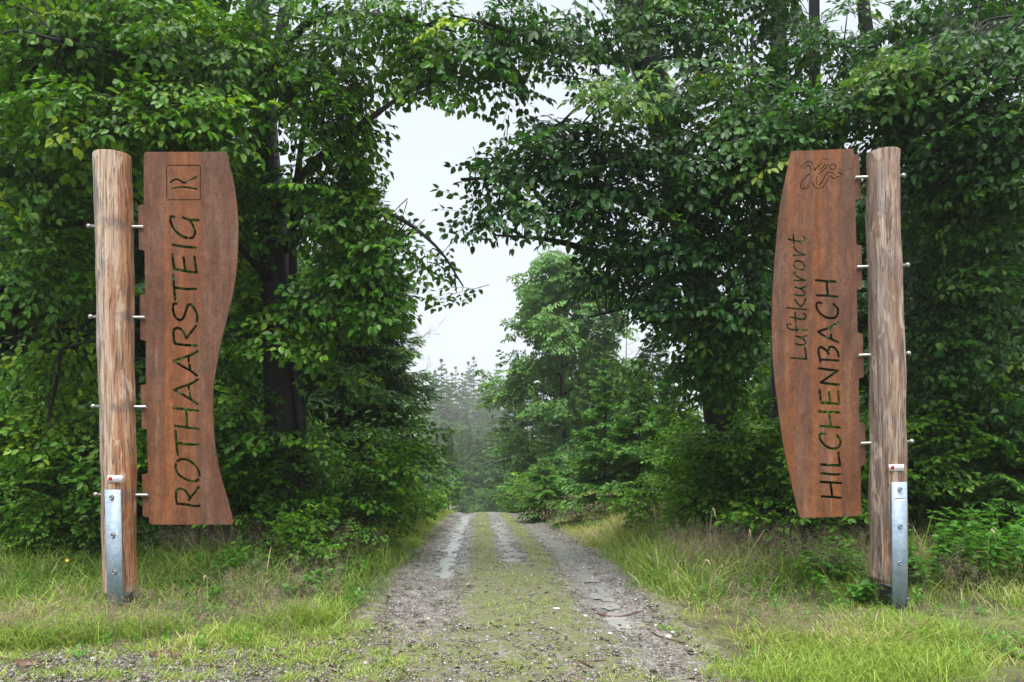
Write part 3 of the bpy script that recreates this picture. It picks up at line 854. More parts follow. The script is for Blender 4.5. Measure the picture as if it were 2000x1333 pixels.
SPR = [beech_spray(i) for i in range(8)]
SPR_S = [beech_spray(20 + i, .5, .095, 5) for i in range(6)]
SPR_B = [beech_spray(40 + i, .8, .15, 4) for i in range(5)]
FRD = [spruce_frond(i) for i in range(5)]

def limb_path(pts, r, k=6):
    p = catmull(pts, k)
    rr = np.interp(np.linspace(0, len(pts) - 1, len(p)), np.arange(len(pts)), r)
    return p, rr

def big_beech(name, label, cat, group, base_px, Y, stems, clusters, seed, mat, spr=SPR, extra=None):
    """a tree given by its stems [(col,row,Y,radius px)...] and its boughs, ellipsoids of sprays (col,row,Y, rx,ry px, rY m, count, tint)"""
    r = np.random.default_rng(seed)
    base = at(*base_px, Y)
    base[2] = h(base[0], base[1])
    t = thing(name, label, cat, base, group)
    tr = MB(); allp = []
    for st in stems:
        pts = np.array([at(*q_[:3]) for q_ in st]); rad = [q_[3] * q_[2] / F_PX for q_ in st]
        p, rr = limb_path(pts, rad)
        big = max(rad) > .1
        tr.tube(p, rr, 18 if big else 7, True, (lambda i, th: 1 + .05 * np.sin(3 * th + i * .13) + .03 * np.sin(5 * th - i * .2)) if big else None)
        allp.append(p)
    nodes = np.concatenate(allp)
    mb = MB(); tw = MB()
    for (cx_, cy_, cY, rx, ry, rY, n, tint) in clusters:
        u = unit(r.normal(size=(n, 3))) * (r.random((n, 1)) ** (1 / 2.4))
        c = at(cx_, cy_, cY)
        pos = c + u * np.array([rx * cY / F_PX, rY, ry * cY / F_PX])
        out = pos[:, :2] - nodes[np.argmin(((nodes[None] - pos[:, None]) ** 2).sum(-1), axis=1)][:, :2]
        az = np.arctan2(out[:, 1], out[:, 0])
        tocam = np.arctan2(-pos[:, 1], -pos[:, 0])
        az = np.where(r.random(n) < .35, tocam + r.normal(0, .7, n), az + r.normal(0, .6, n))
        pitch = r.normal(.50, .28, n)
        roll = r.normal(0, .35, n)
        sc = r.uniform(.75, 1.2, n)
        tn = np.clip(.36 + tint + .10 * wob(pos[:, 0] + pos[:, 1], pos[:, 2], 2.0, seed) + r.normal(0, .08, n), 0, .88) + (r.random(n) < .05) * .40
        Rm_ = rotm(az, pitch, roll)
        leaves_into(mb, tw, spr, pos - Rm_[:, :, 0] * (.42 * sc)[:, None], Rm_, sc, tn, r)
        # boughs from the nearest stem to some of the sprays
        m = max(3, n // 4); sel = r.choice(n, min(n, m), replace=False)
        for q_ in pos[sel]:
            i0 = np.argmin(((nodes - q_) ** 2).sum(-1) + 1.2 * np.clip(nodes[:, 2] - q_[2], 0, None) ** 2 + r.random(len(nodes)) * .5)
            a = nodes[i0]; mid = (a + q_) / 2 + np.array([0, 0, .10 * np.linalg.norm(q_ - a)]) + r.normal(0, .06, 3)
            L = np.linalg.norm(q_ - a)
            if L > 2.6:
                continue
            p, rr = limb_path([a, mid, q_], [.006 + .008 * L, .008 + .003 * L, .004], 4)
            tw.tube(p, rr, 5, False)
    tr.v += tw.v; tr.l += [l + tr.n for l in tw.l]; tr.c += tw.c; tr.t += tw.t; tr.n += tw.n
    tr.build('trunk', M['bark'], t, base, smooth=True)
    mb.build('crown', mat, t, base)
    return t

# the old beech behind the left sign: trunk, second stem, boughs over the track
A_STEMS = [
    [(568, 1090, 9, 46), (563, 950, 9, 40), (552, 750, 9, 34), (538, 520, 9, 29), (520, 300, 9, 25), (508, 120, 9, 23), (500, -60, 9, 21), (495, -500, 9, 16), (500, -1100, 9, 7)],
    [(590, 1070, 8.9, 14), (592, 900, 8.85, 12), (580, 720, 8.8, 10), (573, 560, 8.8, 9), (575, 400, 8.8, 7), (600, 200, 8.8, 5), (620, 0, 8.8, 3)],
    [(515, 220, 9, 14), (545, 90, 8.9, 12), (565, -50, 8.8, 11), (600, -400, 8.6, 7)],
    [(530, 430, 9, 11), (600, 330, 8.4, 8), (700, 250, 8, 6), (800, 180, 7.8, 4), (900, 150, 7.6, 2)],
    [(540, 500, 9, 10), (640, 420, 8.5, 7), (760, 420, 8.2, 5), (850, 480, 8, 3), (905, 560, 8, 1.5)],
    [(520, 330, 9, 12), (420, 200, 8.2, 9), (280, 120, 7.5, 6), (120, 80, 7, 3)],
    [(540, 560, 9, 10), (420, 430, 8, 7), (300, 300, 7.4, 5), (180, 240, 7, 3)],
    [(535, 480, 9, 9), (330, 430, 8.6, 6), (130, 440, 8.2, 4), (-40, 480, 8, 2)],
    [(550, 700, 9, 8), (440, 640, 8.4, 5), (300, 640, 8.2, 3), (120, 680, 8, 2)],
    [(552, 680, 9, 7), (620, 620, 8.4, 5), (690, 600, 8.2, 3), (780, 620, 8.2, 1.5)],
    [(510, 150, 9, 11), (610, 40, 8.5, 8), (740, 30, 8, 5), (880, 60, 7.6, 2.5)],
]
A_CL = [
    (90, 110, 7.6, 170, 130, .8, 80, .06), (300, 90, 7.6, 170, 130, .8, 80, .06), (470, 110, 8.2, 110, 130, .7, 46, 0), (200, 235, 7.2, 190, 50, .6, 56, .16), (380, 225, 7.3, 100, 40, .5, 28, .22),
    (630, 100, 8, 100, 120, .7, 46, .05), (740, 70, 8, 90, 70, .7, 24, .10), (660, 250, 8.2, 60, 90, .7, 32, .08), (620, 390, 8.4, 90, 80, .7, 40, -.02), (480, 360, 8.6, 50, 100, .5, 28, .0),
    (690, 420, 8.2, 55, 60, .5, 20, .02), (710, 530, 8.3, 60, 50, .5, 18, -.06), (770, 475, 8.1, 45, 22, .3, 8, -.05), (840, 510, 8, 14, 18, .2, 2, -.05), (893, 560, 8, 6, 14, .1, 1, 0), (735, 590, 8.2, 40, 24, .3, 6, 0),
    (660, 590, 8.4, 80, 50, .6, 26, .0), (840, 90, 7.8, 90, 50, .5, 17, -.02), (920, 130, 7.7, 60, 25, .4, 5, 0), (850, 170, 7.8, 50, 10, .3, 4, .05),
    (90, 370, 8.0, 100, 80, .6, 38, .02), (100, 520, 8.1, 100, 90, .7, 36, .04), (110, 730, 8.2, 90, 70, .5, 15, .12), (120, 850, 8.2, 50, 25, .4, 4, .2), (440, 560, 8.5, 45, 130, .5, 28, .05),
    (500, -420, 9, 420, 260, 2.2, 170, 0), (590, 660, 8.1, 50, 30, .3, 9, .20), (480, 800, 8.6, 40, 90, .5, 14, .0), (670, 720, 8.6, 30, 20, .3, 4, .1),
]
big_beech('beech_tree', 'old forked beech with thick dark trunk close behind the wavy panel', 'beech tree', 'beeches at the forest edge', (567, 1085), 9, A_STEMS, A_CL, 1, M['beech'])

# right of the track: three beeches whose boughs reach over it
B_STEMS = [
    [(1430, 1010, 11, 34), (1390, 700, 10.6, 32), (1320, 350, 10.1, 31), (1268, 140, 9.8, 33), (1232, 0, 9.6, 30), (1190, -200, 9.4, 24), (1150, -700, 9, 10)],
    [(1300, 420, 10, 16), (1180, 380, 8.8, 10), (1040, 350, 8, 6), (900, 350, 7.6, 2)],
    [(1300, 500, 10, 14), (1200, 500, 8.8, 9), (1080, 470, 8, 5), (970, 460, 7.7, 2)],
    [(1260, 120, 9.8, 12), (1130, 110, 8.6, 8), (1000, 60, 8, 5), (880, 30, 7.6, 2)],
    [(1310, 560, 10.2, 12), (1300, 560, 8.8, 8), (1220, 600, 8.2, 4), (1150, 620, 8, 2)],
    [(1300, 330, 10, 12), (1400, 240, 9, 8), (1480, 180, 8.4, 5), (1560, 170, 8, 2)],
    [(1310, 620, 10.3, 10), (1400, 590, 9, 7), (1470, 610, 8.4, 4), (1510, 640, 8, 2)],
]
B_CL = [
    (955, 335, 7.7, 20, 12, .3, 3, -.1), (1030, 325, 7.8, 70, 35, .4, 13, -.1), (1120, 290, 8, 90, 60, .6, 24, -.08), (950, 415, 7.8, 40, 12, .3, 4, -.1), (1030, 420, 7.8, 55, 18, .3, 6, -.12), (1140, 410, 8, 90, 60, .6, 24, -.12),
    (1230, 320, 8, 100, 90, .7, 30, -.04), (1260, 490, 8.1, 110, 70, .7, 34, -.12), (1340, 330, 8.1, 70, 100, .6, 30, -.05), (1390, 450, 8.2, 90, 120, .7, 46, -.08), (1170, 530, 8.1, 50, 20, .4, 6, -.1), (1330, 590, 8.2, 90, 40, .5, 20, -.06), (1440, 600, 8.2, 50, 70, .5, 24, -.04), (1380, 690, 8.8, 60, 25, .4, 9, .05), (1390, 720, 9.4, 60, 70, .3, 22, .08), (1375, 640, 8.7, 45, 90, .3, 24, .06), (1400, 640, 9, 40, 50, .3, 12, .0),
    (1330, 170, 8, 150, 50, .7, 26, .06), (1060, 100, 8, 110, 60, .7, 20, -.06), (1180, 50, 8.2, 100, 60, .7, 18, -.08), (1370, 60, 8.6, 110, 50, .6, 14, -.06), (1300, 0, 8.6, 110, 40, .5, 20, -.04), (1330, 60, 8.2, 60, 40, .4, 7, 0), (1460, -10, 8.8, 90, 40, .5, 14, -.04),
    (1230, 180, 7.3, 70, 25, .3, 11, .40), (990, 40, 8, 80, 40, .6, 13, -.05), (1240, 720, 9.5, 40, 12, .3, 3, .3), (950, 120, 7.9, 50, 20, .5, 6, -.03), (1000, 170, 7.9, 50, 20, .4, 5, -.03),
]
big_beech('beech_tree', 'leaning beech right of the track whose leafy boughs reach out over it', 'beech tree', 'beeches at the forest edge', (1430, 1010), 11, B_STEMS, B_CL, 2, M['beech_deep'])
C_STEMS = [
    [(1600, 1010, 11, 14), (1598, 700, 11, 13), (1592, 300, 10.6, 12), (1590, 0, 10.2, 10), (1588, -400, 9.8, 6)],
    [(1592, 70, 10.4, 7), (1560, 20, 10, 5), (1535, -60, 9.6, 3)],
    [(1520, 1010, 12, 16), (1522, 500, 12, 16), (1520, 60, 12, 15), (1518, -300, 12, 10)],
    [(1594, 420, 10.7, 9), (1520, 300, 9, 6), (1440, 260, 8.3, 3), (1390, 280, 8, 1.5)],
    [(1594, 380, 10.7, 8), (1640, 250, 9, 5), (1700, 220, 8.2, 3)],
]
C_CL = [(1560, 230, 8, 150, 60, .6, 60, .02), (1480, 330, 8, 70, 70, .5, 28, -.02), (1600, 120, 8.6, 150, 60, .6, 34, -.05), (1470, 260, 7.6, 80, 40, .4, 20, .1), (1490, 460, 8.8, 60, 90, .5, 26, -.05), (1580, 30, 9, 120, 50, .5, 16, -.06), (1440, 330, 7.6, 60, 25, .3, 10, .12)]
big_beech('beech_tree', 'slim double-stemmed beech rising behind the bulging panel', 'beech tree', 'beeches at the forest edge', (1600, 1010), 11, C_STEMS, C_CL, 3, M['beech_deep'])
D_STEMS = [
    [(1800, 1000, 10.5, 16), (1770, 600, 10.2, 15), (1735, 260, 9.8, 14), (1712, 150, 9.6, 14), (1690, 40, 9.4, 12), (1670, -200, 9.2, 8)],
    [(1720, 170, 9.7, 9), (1650, 90, 9.2, 6), (1610, 110, 9, 3)],
    [(1720, 190, 9.7, 9), (1800, 110, 8.6, 6), (1900, 60, 8, 4), (2010, 30, 7.6, 2)],
    [(1740, 330, 9.9, 8), (1850, 250, 8.4, 6), (1980, 210, 7.8, 3)],
    [(1770, 560, 10.2, 8), (1880, 590, 9, 5), (2000, 650, 8.6, 3)],
    [(1780, 680, 10.3, 7), (1860, 660, 9.4, 5), (1960, 700, 8.8, 3)],
]
D_CL = [(1850, -380, 9.5, 240, 240, 2, 50, 0), (1760, 150, 7.6, 110, 45, .4, 30, .34), (1760, 170, 8.4, 120, 50, .5, 20, 0), (1900, 130, 7.8, 130, 80, .6, 56, .08), (1850, 260, 7.9, 150, 70, .6, 60, 0), (1960, 330, 7.9, 90, 110, .6, 44, 0), (1850, 390, 8.4, 90, 80, .5, 40, .08), (1920, 520, 8.6, 110, 90, .6, 46, .05),
        (1830, 560, 9, 60, 100, .5, 28, .06), (1890, 670, 8.8, 110, 70, .5, 34, .03), (1820, 760, 9.2, 60, 70, .5, 18, .12), (1940, 800, 9, 80, 60, .5, 20, -.02), (1800, 50, 8.8, 130, 50, .5, 22, -.03), (1960, 40, 8.2, 70, 60, .5, 20, .06)]
big_beech('beech_tree', 'bright-leaved beech behind the greyer log post at the picture edge', 'beech tree', 'beeches at the forest edge', (1800, 1000), 10.5, D_STEMS, D_CL, 4, M['beech_deep'])

# generic trees, shrubs, spruces (built once, then copied with their parts)
def copy_thing(o, loc, rz, sc, label, group=None, cat=None):
    c = o.copy(); COL.objects.link(c)
    c.location = Vector([float(v) for v in loc]); c.rotation_euler = (0, 0, rz); c.scale = (sc, sc, sc)
    c['label'] = label
    if group:
        c['group'] = group
    for ch in list(o.children):
        d = ch.copy(); COL.objects.link(d); d.parent = c
    return c

def gen_beech(seed, H, rad, nspr, z0, mat, tr=.16, spr=SPR_B):
    r = np.random.default_rng(seed)
    lean = r.normal(0, .25, 2)
    tp = np.array([(lean[0] * (z / H) ** 2 + .08 * math.sin(z), lean[1] * (z / H) ** 2, z) for z in np.linspace(-.2, H * .93, 10)])
    wood = MB(); p, rr = limb_path(tp, np.linspace(tr, tr * .15, 10)); wood.tube(p, rr, 10)
    mb = MB(); pos = []; az_ = []
    nl = 26
    for i in range(nl):
        f = (i + r.random()) / nl; z = z0 + (H * .93 - z0) * f
        a0 = p[np.argmin(np.abs(p[:, 2] - z))]
        L = rad * (math.sin(math.pi * min(1, .22 + .78 * f)) ** .7 + .12) * r.uniform(.7, 1.15); az = i * 2.4 + r.normal(0, .3)
        d = np.array([math.cos(az), math.sin(az), 0]); up = .15 + .5 * f
        pts = [a0, a0 + d * L * .4 + [0, 0, L * up * .5], a0 + d * L * .75 + [0, 0, L * up * .6], a0 + d * L + [0, 0, L * up * .45]]
        b, br = limb_path(pts, [tr * .35, tr * .22, tr * .12, .01], 5); wood.tube(b, br, 5, False)
        m = nspr // nl; g = r.random(m) ** .6
        q_ = b[(g * (len(b) - 1)).astype(int)] + r.normal(0, 1, (m, 3)) * np.array([.32, .32, .26]) * rad * .5
        pos.append(q_); az_.append(np.full(m, az) + r.normal(0, .9, m))
    pos = np.concatenate(pos); az_ = np.concatenate(az_); n = len(pos)
    leaves_into(mb, wood, spr, pos, rotm(az_, r.normal(.4, .3, n), r.normal(0, .4, n)), r.uniform(.9, 1.4, n), np.clip(.38 + .12 * wob(pos[:, 0] * 1.3, pos[:, 2], 1.6, seed) + r.normal(0, .1, n), 0, .9), r, quad=False)
    t = thing('beech_tree', '', 'beech tree')
    wood.build('trunk', M['bark'], t, smooth=True); mb.build('crown', mat, t)
    return t

def gen_shrub(seed, H, rad, nspr, mat, spr=SPR_S, name='beech_sapling', cat='sapling'):
    r = np.random.default_rng(seed); wood = MB(); pos = []; az_ = []; pi_ = []
    ns = 9
    for i in range(ns):
        az = i * 2.4 + r.normal(0, .4); L = rad * r.uniform(.5, 1.05); hh = H * r.uniform(.6, 1.05)
        d = np.array([math.cos(az), math.sin(az), 0])
        b, br = limb_path([d * .05, d * L * .35 + [0, 0, hh * .45], d * L * .7 + [0, 0, hh * .8], d * L + [0, 0, hh * .95]], [.016, .012, .008, .004], 5)
        wood.tube(b, br, 5, False)
        m = nspr // ns; g = r.uniform(.12, 1, m)
        pos.append(b[(g * (len(b) - 1)).astype(int)] + r.normal(0, .10, (m, 3)) * rad); az_.append(az + r.normal(0, 1.0, m)); pi_.append(r.normal(.1, .35, m) - .2 * g)
    pos = np.concatenate(pos); az_ = np.concatenate(az_); pi_ = np.concatenate(pi_); n = len(pos)
    pos[:, 2] = np.maximum(pos[:, 2], .06)
    mb = MB(); leaves_into(mb, wood, spr, pos, rotm(az_, pi_, r.normal(0, .4, n)), r.uniform(.7, 1.15, n), np.clip(.38 + .25 * (pos[:, 2] / H - .5) + r.normal(0, .1, n), 0, .9), r)
    t = thing(name, '', cat)
    wood.build('stems', M['bark'], t); mb.build('leaves', mat, t)
    return t

def gen_spruce(seed, H, rad, mat, whorls=32, per=6, ragged=.2, zmin=.03, name='spruce_tree', cat='spruce'):
    r = np.random.default_rng(seed); wood = MB()
    wood.tube(*limb_path([(0, 0, -.2), (0, 0, H * .3), (.03, 0, H * .7), (0, 0, H)], [.03 * H ** .8 * .5, .02 * H ** .8 * .5, .01 * H ** .8 * .5, .008], 4), 9)
    pos = []; az_ = []; pi_ = []; sc = []; ti = []
    for i in range(whorls):
        f = (i + .3) / whorls; z = H * (zmin + (.98 - zmin) * f)
        for k in range(per):
            L = rad * ((1 - f) ** .85 + .04) * r.uniform(1 - ragged * 1.6, 1 + ragged)
            pos.append((0, 0, z + r.normal(0, .06))); az_.append(k * 6.283 / per + i * .7 + r.normal(0, .25)); pi_.append(.32 - .75 * f + r.normal(0, .12)); sc.append(max(.12, L)); ti.append(.34 + r.normal(0, .1) + .08 * f)
    for k in range(3):                                # leader
        pos.append((0, 0, H * .965)); az_.append(k * 2.1); pi_.append(-1.48); sc.append(.05 * H ** .8); ti.append(.5)
    mb = MB(); leaves_into(mb, wood, FRD, np.array(pos), rotm(np.array(az_), np.array(pi_), r.normal(0, .2, len(pos))), np.array(sc), np.clip(np.array(ti), 0, .9), r, quad=True)
    t = thing(name, '', cat)
    wood.build('trunk', M['bark'], t); mb.build('crown', mat, t)
    return t

def bare_tree(label, base, H, seed, az0, group=None):
    r = np.random.default_rng(seed); t = thing('dead_tree', label, 'dead tree', base, group)
    wood = MB()
    p, rr = limb_path([(0, 0, -.2), (.05, 0, H * .4), (-.05, 0, H * .75), (0, 0, H)], [.09, .07, .04, .008], 5); wood.tube(p, rr, 7)
    tw = wood
    def grow(p0, d, L, rad, dep):
        pts = [p0]; d = unit(np.array(d, float))
        for i in range(5):
            d = unit(d + r.normal(0, .16, 3) + [0, 0, .05]); pts.append(pts[-1] + d * L / 5)
        tw.tube(pts, np.linspace(rad, rad * .35, 6), 4, False)
        if dep:
            for i in range(2, 6):
                for s_ in range(1 + (i > 3)):
                    grow(pts[i], d + r.normal(0, .6, 3), L * r.uniform(.3, .5), rad * .55, dep - 1)
    for i in range(11):
        z = H * r.uniform(.35, 1); az = az0 + r.normal(0, 1.2)
        grow(np.array([0, 0, z]), (math.cos(az), math.sin(az), .25), (1.7 - z / H) * r.uniform(.6, 1.1), .009, 2)
    tw.build('branches', M['twig'], t)

def gpos(px, Y):
    x = (px - 1000) / F_PX * Y
    return (x, Y, float(h(x, Y)))

# --- beeches deeper in the forest
gb = [gen_beech(60, 12, 2.6, 560, .6, M['beech_deep'], .15), gen_beech(61, 13, 2.9, 620, 1.0, M['beech_deep'], .18), gen_beech(62, 9, 2.2, 480, .3, M['beech'], .11)]
DEEP_L = [(-60, 11.5, 0, 1), (110, 12.5, 1, 1), (300, 12.8, 2, 1), (-200, 14, 1, 1), (30, 16, 2, 1), (230, 16.5, 1, 1), (400, 19, 0, .9), (330, 23, 1, 1), (120, 21, 0, 1), (500, 25, 2, .9), (580, 33, 1, .8), (-300, 10, 2, 1), (480, 16, 2, .7)]
DEEP_R = [(1600, 15, 2, .75), (1690, 13, 1, .55), (1840, 12.5, 2, .75), (1960, 12, 0, .62), (2120, 11, 1, .8), (1560, 20, 1, .6), (1640, 18, 2, .8), (1780, 17, 1, .6), (1920, 16.5, 0, .7), (2080, 15, 2, 1), (1450, 26, 0, .55), (1560, 28, 1, .6), (1740, 23, 0, .7)]
rp = np.random.default_rng(77)
used = set()
for spots, lab, grp in ((DEEP_L, 'beech crowded in the dark wood behind the wavy panel and its post', 'beeches in the wood left of the track'),
                        (DEEP_R, 'beech crowded in the dark wood behind the bulging panel and its post', 'beeches in the wood right of the track')):
    for px, Yd, k, sc0 in spots:
        loc = gpos(px, Yd)
        if k not in used:
            o = gb[k]; used.add(k); o.location = loc; o.rotation_euler.z = rp.uniform(0, 6); o.scale = (sc0,) * 3; o['label'] = lab; o['group'] = grp
        else:
            copy_thing(gb[k], loc, rp.uniform(0, 6.28), sc0 * rp.uniform(.9, 1.1), lab, grp)

# --- the middle distance
m1 = gen_beech(70, 10.5, 2.25, 900, .8, M['far'], .13, SPR_B)
m1.location = gpos(1100, 30); m1['label'] = 'airy pale green beech standing alone in mist beside the far end of the track'; m1.scale = (1, 1, 1.02)
copy_thing(m1, gpos(1215, 38), 1.9, .75, 'hazy beech just right of the airy one, half hidden by overhanging boughs')
copy_thing(gb[2], gpos(640, 15), 2.2, .6, 'small thin-stemmed beech at the left verge beside the track')

sp = [gen_spruce(80, 9.5, 2.2, M['spruce'], zmin=.2), gen_spruce(81, 12, 2.5, M['spruce'], 30, 6, .3), gen_spruce(82, 3.2, 1.05, M['young'], 13, 6, .2, .03, 'young_spruce', 'young spruce'), gen_spruce(83, 2.6, 1.5, M['young'], 9, 7, .3, .03, 'young_spruce', 'young spruce'), gen_spruce(84, 11.5, 2.6, M['spruce'], 23, 5, .5)]
SP = [
    (0, 702, 13, .70, 'dark spruce left of the track with drooping branch tips against the sky'),
    (0, 690, 21, 1.1, 'tall spruce behind the drooping dark one left of the track'),
    (1, 1005, 44, .80, 'dark grey-green spruce at the bend under the airy beech'),
    (1, 1040, 39, .72, 'spruce between the bend and the airy beech'),
    (0, 1130, 36, 1.0, 'spruce hidden in the shade behind the airy beech'),
    (0, 1275, 24, .62, 'spruce in the gap behind the right hand young spruces'),
    (1, 1180, 27, .62, 'mid green spruce rising behind the bright young spruce'),
    (2, 1180, 15.5, 1.05, 'bright green young spruce on the right bank, the most pointed one'),
    (2, 1250, 14.5, .95, 'bright green young spruce close right of the most pointed one'),
    (2, 1318, 13.5, .9, 'bright green young spruce nearest the overhanging boughs'),
    (3, 1065, 18, .62, 'low bushy young spruce at the bank top by the right rut'),
    (3, 1110, 18.5, .55, 'smallest bushy young spruce beside the bank of red-brown grass'),
    (2, 800, 18, .75, 'feathery young spruce low at the left edge of the track'),
    (2, 822, 24, 1.0, 'feathery light spruce farther along the left edge'),
    (3, 1880, 9.6, .72, 'dark low spruce in the shade right of the greyer log post'),
    (3, 1985, 9.2, .8, 'dark low spruce at the right picture edge'),
]
FAR = [(4, 902, 62, .62), (1, 934, 72, .68), (0, 876, 54, .68), (4, 962, 58, .7), (1, 918, 88, .78), (0, 945, 98, .95), (4, 893, 84, .75), (1, 903, 190, 2.2), (4, 925, 225, 3.0), (1, 882, 165, 2.0), (4, 862, 140, 2.1), (1, 943, 250, 2.7), (0, 962, 205, 2.8), (1, 915, 275, 3.2), (4, 890, 255, 3.0), (4, 934, 155, 1.6), (1, 970, 270, 3.1), (0, 850, 215, 3.1), (1, 1000, 230, 2.8), (1, 872, 285, 3.0), (4, 950, 180, 2.0), (0, 910, 145, 1.5)]
first = {}
def put(k, px, Yd, s, lab, grp):
    loc = gpos(px, Yd)
    if k not in first:
        o = sp[k]; first[k] = 1; o.location = loc; o.scale = (s,) * 3; o['label'] = lab
        if grp: o['group'] = grp
    else:
        copy_thing(sp[k], loc, rp.uniform(0, 6.28), s, lab, grp)
for k, px, Yd, s, lab in SP:
    put(k, px, Yd, s, lab, 'young spruces on the banks' if k in (2, 3) else 'spruces along the track')
for k, px, Yd, s in FAR:
    put(k, px, Yd, s, 'far spruce fading into the mist beyond the end of the track', 'far spruces in the mist')

# --- saplings and bushes along the forest edge
sh = [gen_shrub(90, 1.5, .9, 130, M['shrub']), gen_shrub(91, 2.3, 1.0, 190, M['shrub'], SPR), gen_shrub(92, 1.0, .8, 90, M['shrub']), gen_shrub(93, 2.0, 1.1, 170, M['beech'], SPR)]
SH = [
    (3, 640, 9.4, .95, 'dark glossy sapling under the old beech trunk'), (2, 545, 8.4, .8, 'low leafy sapling at the foot of the old beech'), (0, 700, 10.2, .9, 'leafy sapling where the verge meets the old beech'),
    (0, 715, 12.4, 1.0, 'light green bush on the verge left of the track'), (0, 765, 14.5, .9, 'light green bush left of the track in front of the drooping spruce'), (0, 770, 19, .9, 'light bush below the drooping spruce'), (0, 818, 21, 1.0, 'yellowish bush farthest along the left edge of the track'), (2, 800, 16, .9, 'low bush at the edge of the left rut'),
    (3, 470, 9.6, .9, 'dark sapling behind the lower end of the wavy panel'), (3, 330, 9.3, 1.0, 'dark sapling between the log post and the wavy panel'), (1, 130, 8.7, .62, 'lit sapling just left of the warm brown log post'), (3, 20, 9.5, 1.1, 'dark sapling at the left picture edge'), (3, -120, 10, 1.2, 'dark sapling beyond the left picture edge'), (3, 210, 10, 1.1, 'dark sapling behind the warm brown log post'),
    (1, 1375, 12.2, .62, 'fresh green sapling on the right bank near the track'), (1, 1440, 11.4, .78, 'fresh green sapling with yellow tips under the overhanging boughs'), (2, 1290, 11.2, .85, 'dark sapling low on the right verge'), (1, 1480, 10.6, .85, 'fresh green sapling left of the bulging panel'), (3, 1500, 10, .85, 'dark sapling behind the lower left of the bulging panel'), (2, 1380, 10.2, .9, 'dark sapling at the foot of the fresh green ones'),
    (2, 1550, 8.6, .9, 'bright low bush under the bulging panel'), (3, 1610, 9.6, .9, 'dark sapling behind the bulging panel'), (3, 1720, 9.6, .9, 'dark sapling behind the greyer log post'), (3, 1830, 10.4, 1.1, 'dark sapling right of the greyer log post'), (3, 1960, 10.2, 1.2, 'dark sapling near the right picture edge'), (3, 2100, 9.8, 1.1, 'dark sapling beyond the right picture edge'),
    (0, 1060, 23, .9, 'small pale bush at the bank by the bend'), (0, 1010, 27, .8, 'pale bush beside the crest of the track'), (2, 640, 8.0, .55, 'small bush at the edge of the verge grass'),
]
fs = {}
for k, px, Yd, s, lab in SH:
    loc = gpos(px, Yd)
    if k not in fs:
        fs[k] = 1; o = sh[k]; o.location = loc; o.scale = (s,) * 3; o['label'] = lab; o['group'] = 'saplings along the forest edge'
    else:
        copy_thing(sh[k], loc, rp.uniform(0, 6.28), s, lab, 'saplings along the forest edge')

bare_tree('bare grey twiggy tree rising behind the drooping spruce', gpos(790, 19), 5.6, 5, -.3)
bare_tree('leafless thin tree showing above the hazy beeches', gpos(1225, 38), 10.2, 8, 1.2)

# --- leafy plants by the right post
def herb(label, loc, seed, H, n):
    r = np.random.default_rng(seed); t = thing('leafy_plant', label, 'plant', loc, 'leafy plants by the right post')
    st = MB(); mb = MB()
    P_, D_, N_, L_ = [], [], [], []
    for i in range(n):
        az = r.uniform(0, 6.28); hh = H * r.uniform(.5, 1.05); o = np.array([r.normal(0, .12 if n > 3 else .01), r.normal(0, .10 if n > 3 else .01), -.02]); d = np.array([math.cos(az), math.sin(az), 0])
        b, br = limb_path([np.array([0, 0, -.03]), o + d * .05 + [0, 0, hh * .5], o + d * .16 + [0, 0, hh]], [.006, .004, .002], 6); st.tube(b, br, 4, False)
        for k in range(4, len(b)):
            for sd in (0, 1):
                a = k * 1.57 + sd * 3.14 + az; P_.append(b[k]); D_.append((math.cos(a), math.sin(a), r.uniform(-.35, .25))); N_.append((r.normal(0, .25), r.normal(0, .25), 1)); L_.append(r.uniform(.06, .115) * (1 if n > 3 else .35))
        P_.append(b[-1]); D_.append((d[0], d[1], .3)); N_.append((0, 0, 1)); L_.append(.07 if n > 3 else .04)
    s = Spray(); s.p, s.d, s.n, s.L, s.W, s.t = P_, D_, N_, L_, [l * .6 for l in L_], list(np.random.default_rng(seed).normal(0, .1, len(L_))); s.seg(np.zeros(3), np.array([0, 0, .01]), .001, .001); s.done()
    leaves_into(mb, None, [s], np.zeros((1, 3)), rotm(np.zeros(1), np.zeros(1), np.zeros(1)), np.ones(1), np.array([.42]), r)
    st.build('stems', M['plant'], t); mb.build('leaves', M['plant'], t)
HERBS = [(1800, 7.0, .62, 12, 'tall leafy plant touching the steel shoe of the greyer post'), (1850, 7.3, .75, 14, 'tall leafy plant second from the greyer post'), (1905, 7.2, .65, 14, 'tall leafy plant midway between the greyer post and the picture edge'), (1960, 7.5, .85, 16, 'tallest leafy plant near the right picture edge'), (2010, 7.2, .7, 14, 'leafy plant cut by the right picture edge'),
         (1660, 7.3, .42, 12, 'leafy plant under the lower right corner of the bulging panel'), (1610, 7.6, .5, 12, 'leafy plant under the middle of the bulging panel'), (1690, 6.75, .3, 8, 'short leafy plant at the foot of the greyer log'), (440, 7.6, .35, 10, 'leafy plant in the grass below the wavy panel'), (375, 6.9, .2, 6, 'small pale leafy plant in the grass right of the warm brown post'), (590, 7.0, .22, 7, 'small yellow green plant at the verge edge'),
         (1335, 5.75, .09, 1, 'tiny bright seedling on the right rut edge')]
for i, (px, Yd, H_, n_, lab) in enumerate(HERBS):
    herb(lab, gpos(px, Yd), 200 + i, H_, n_)

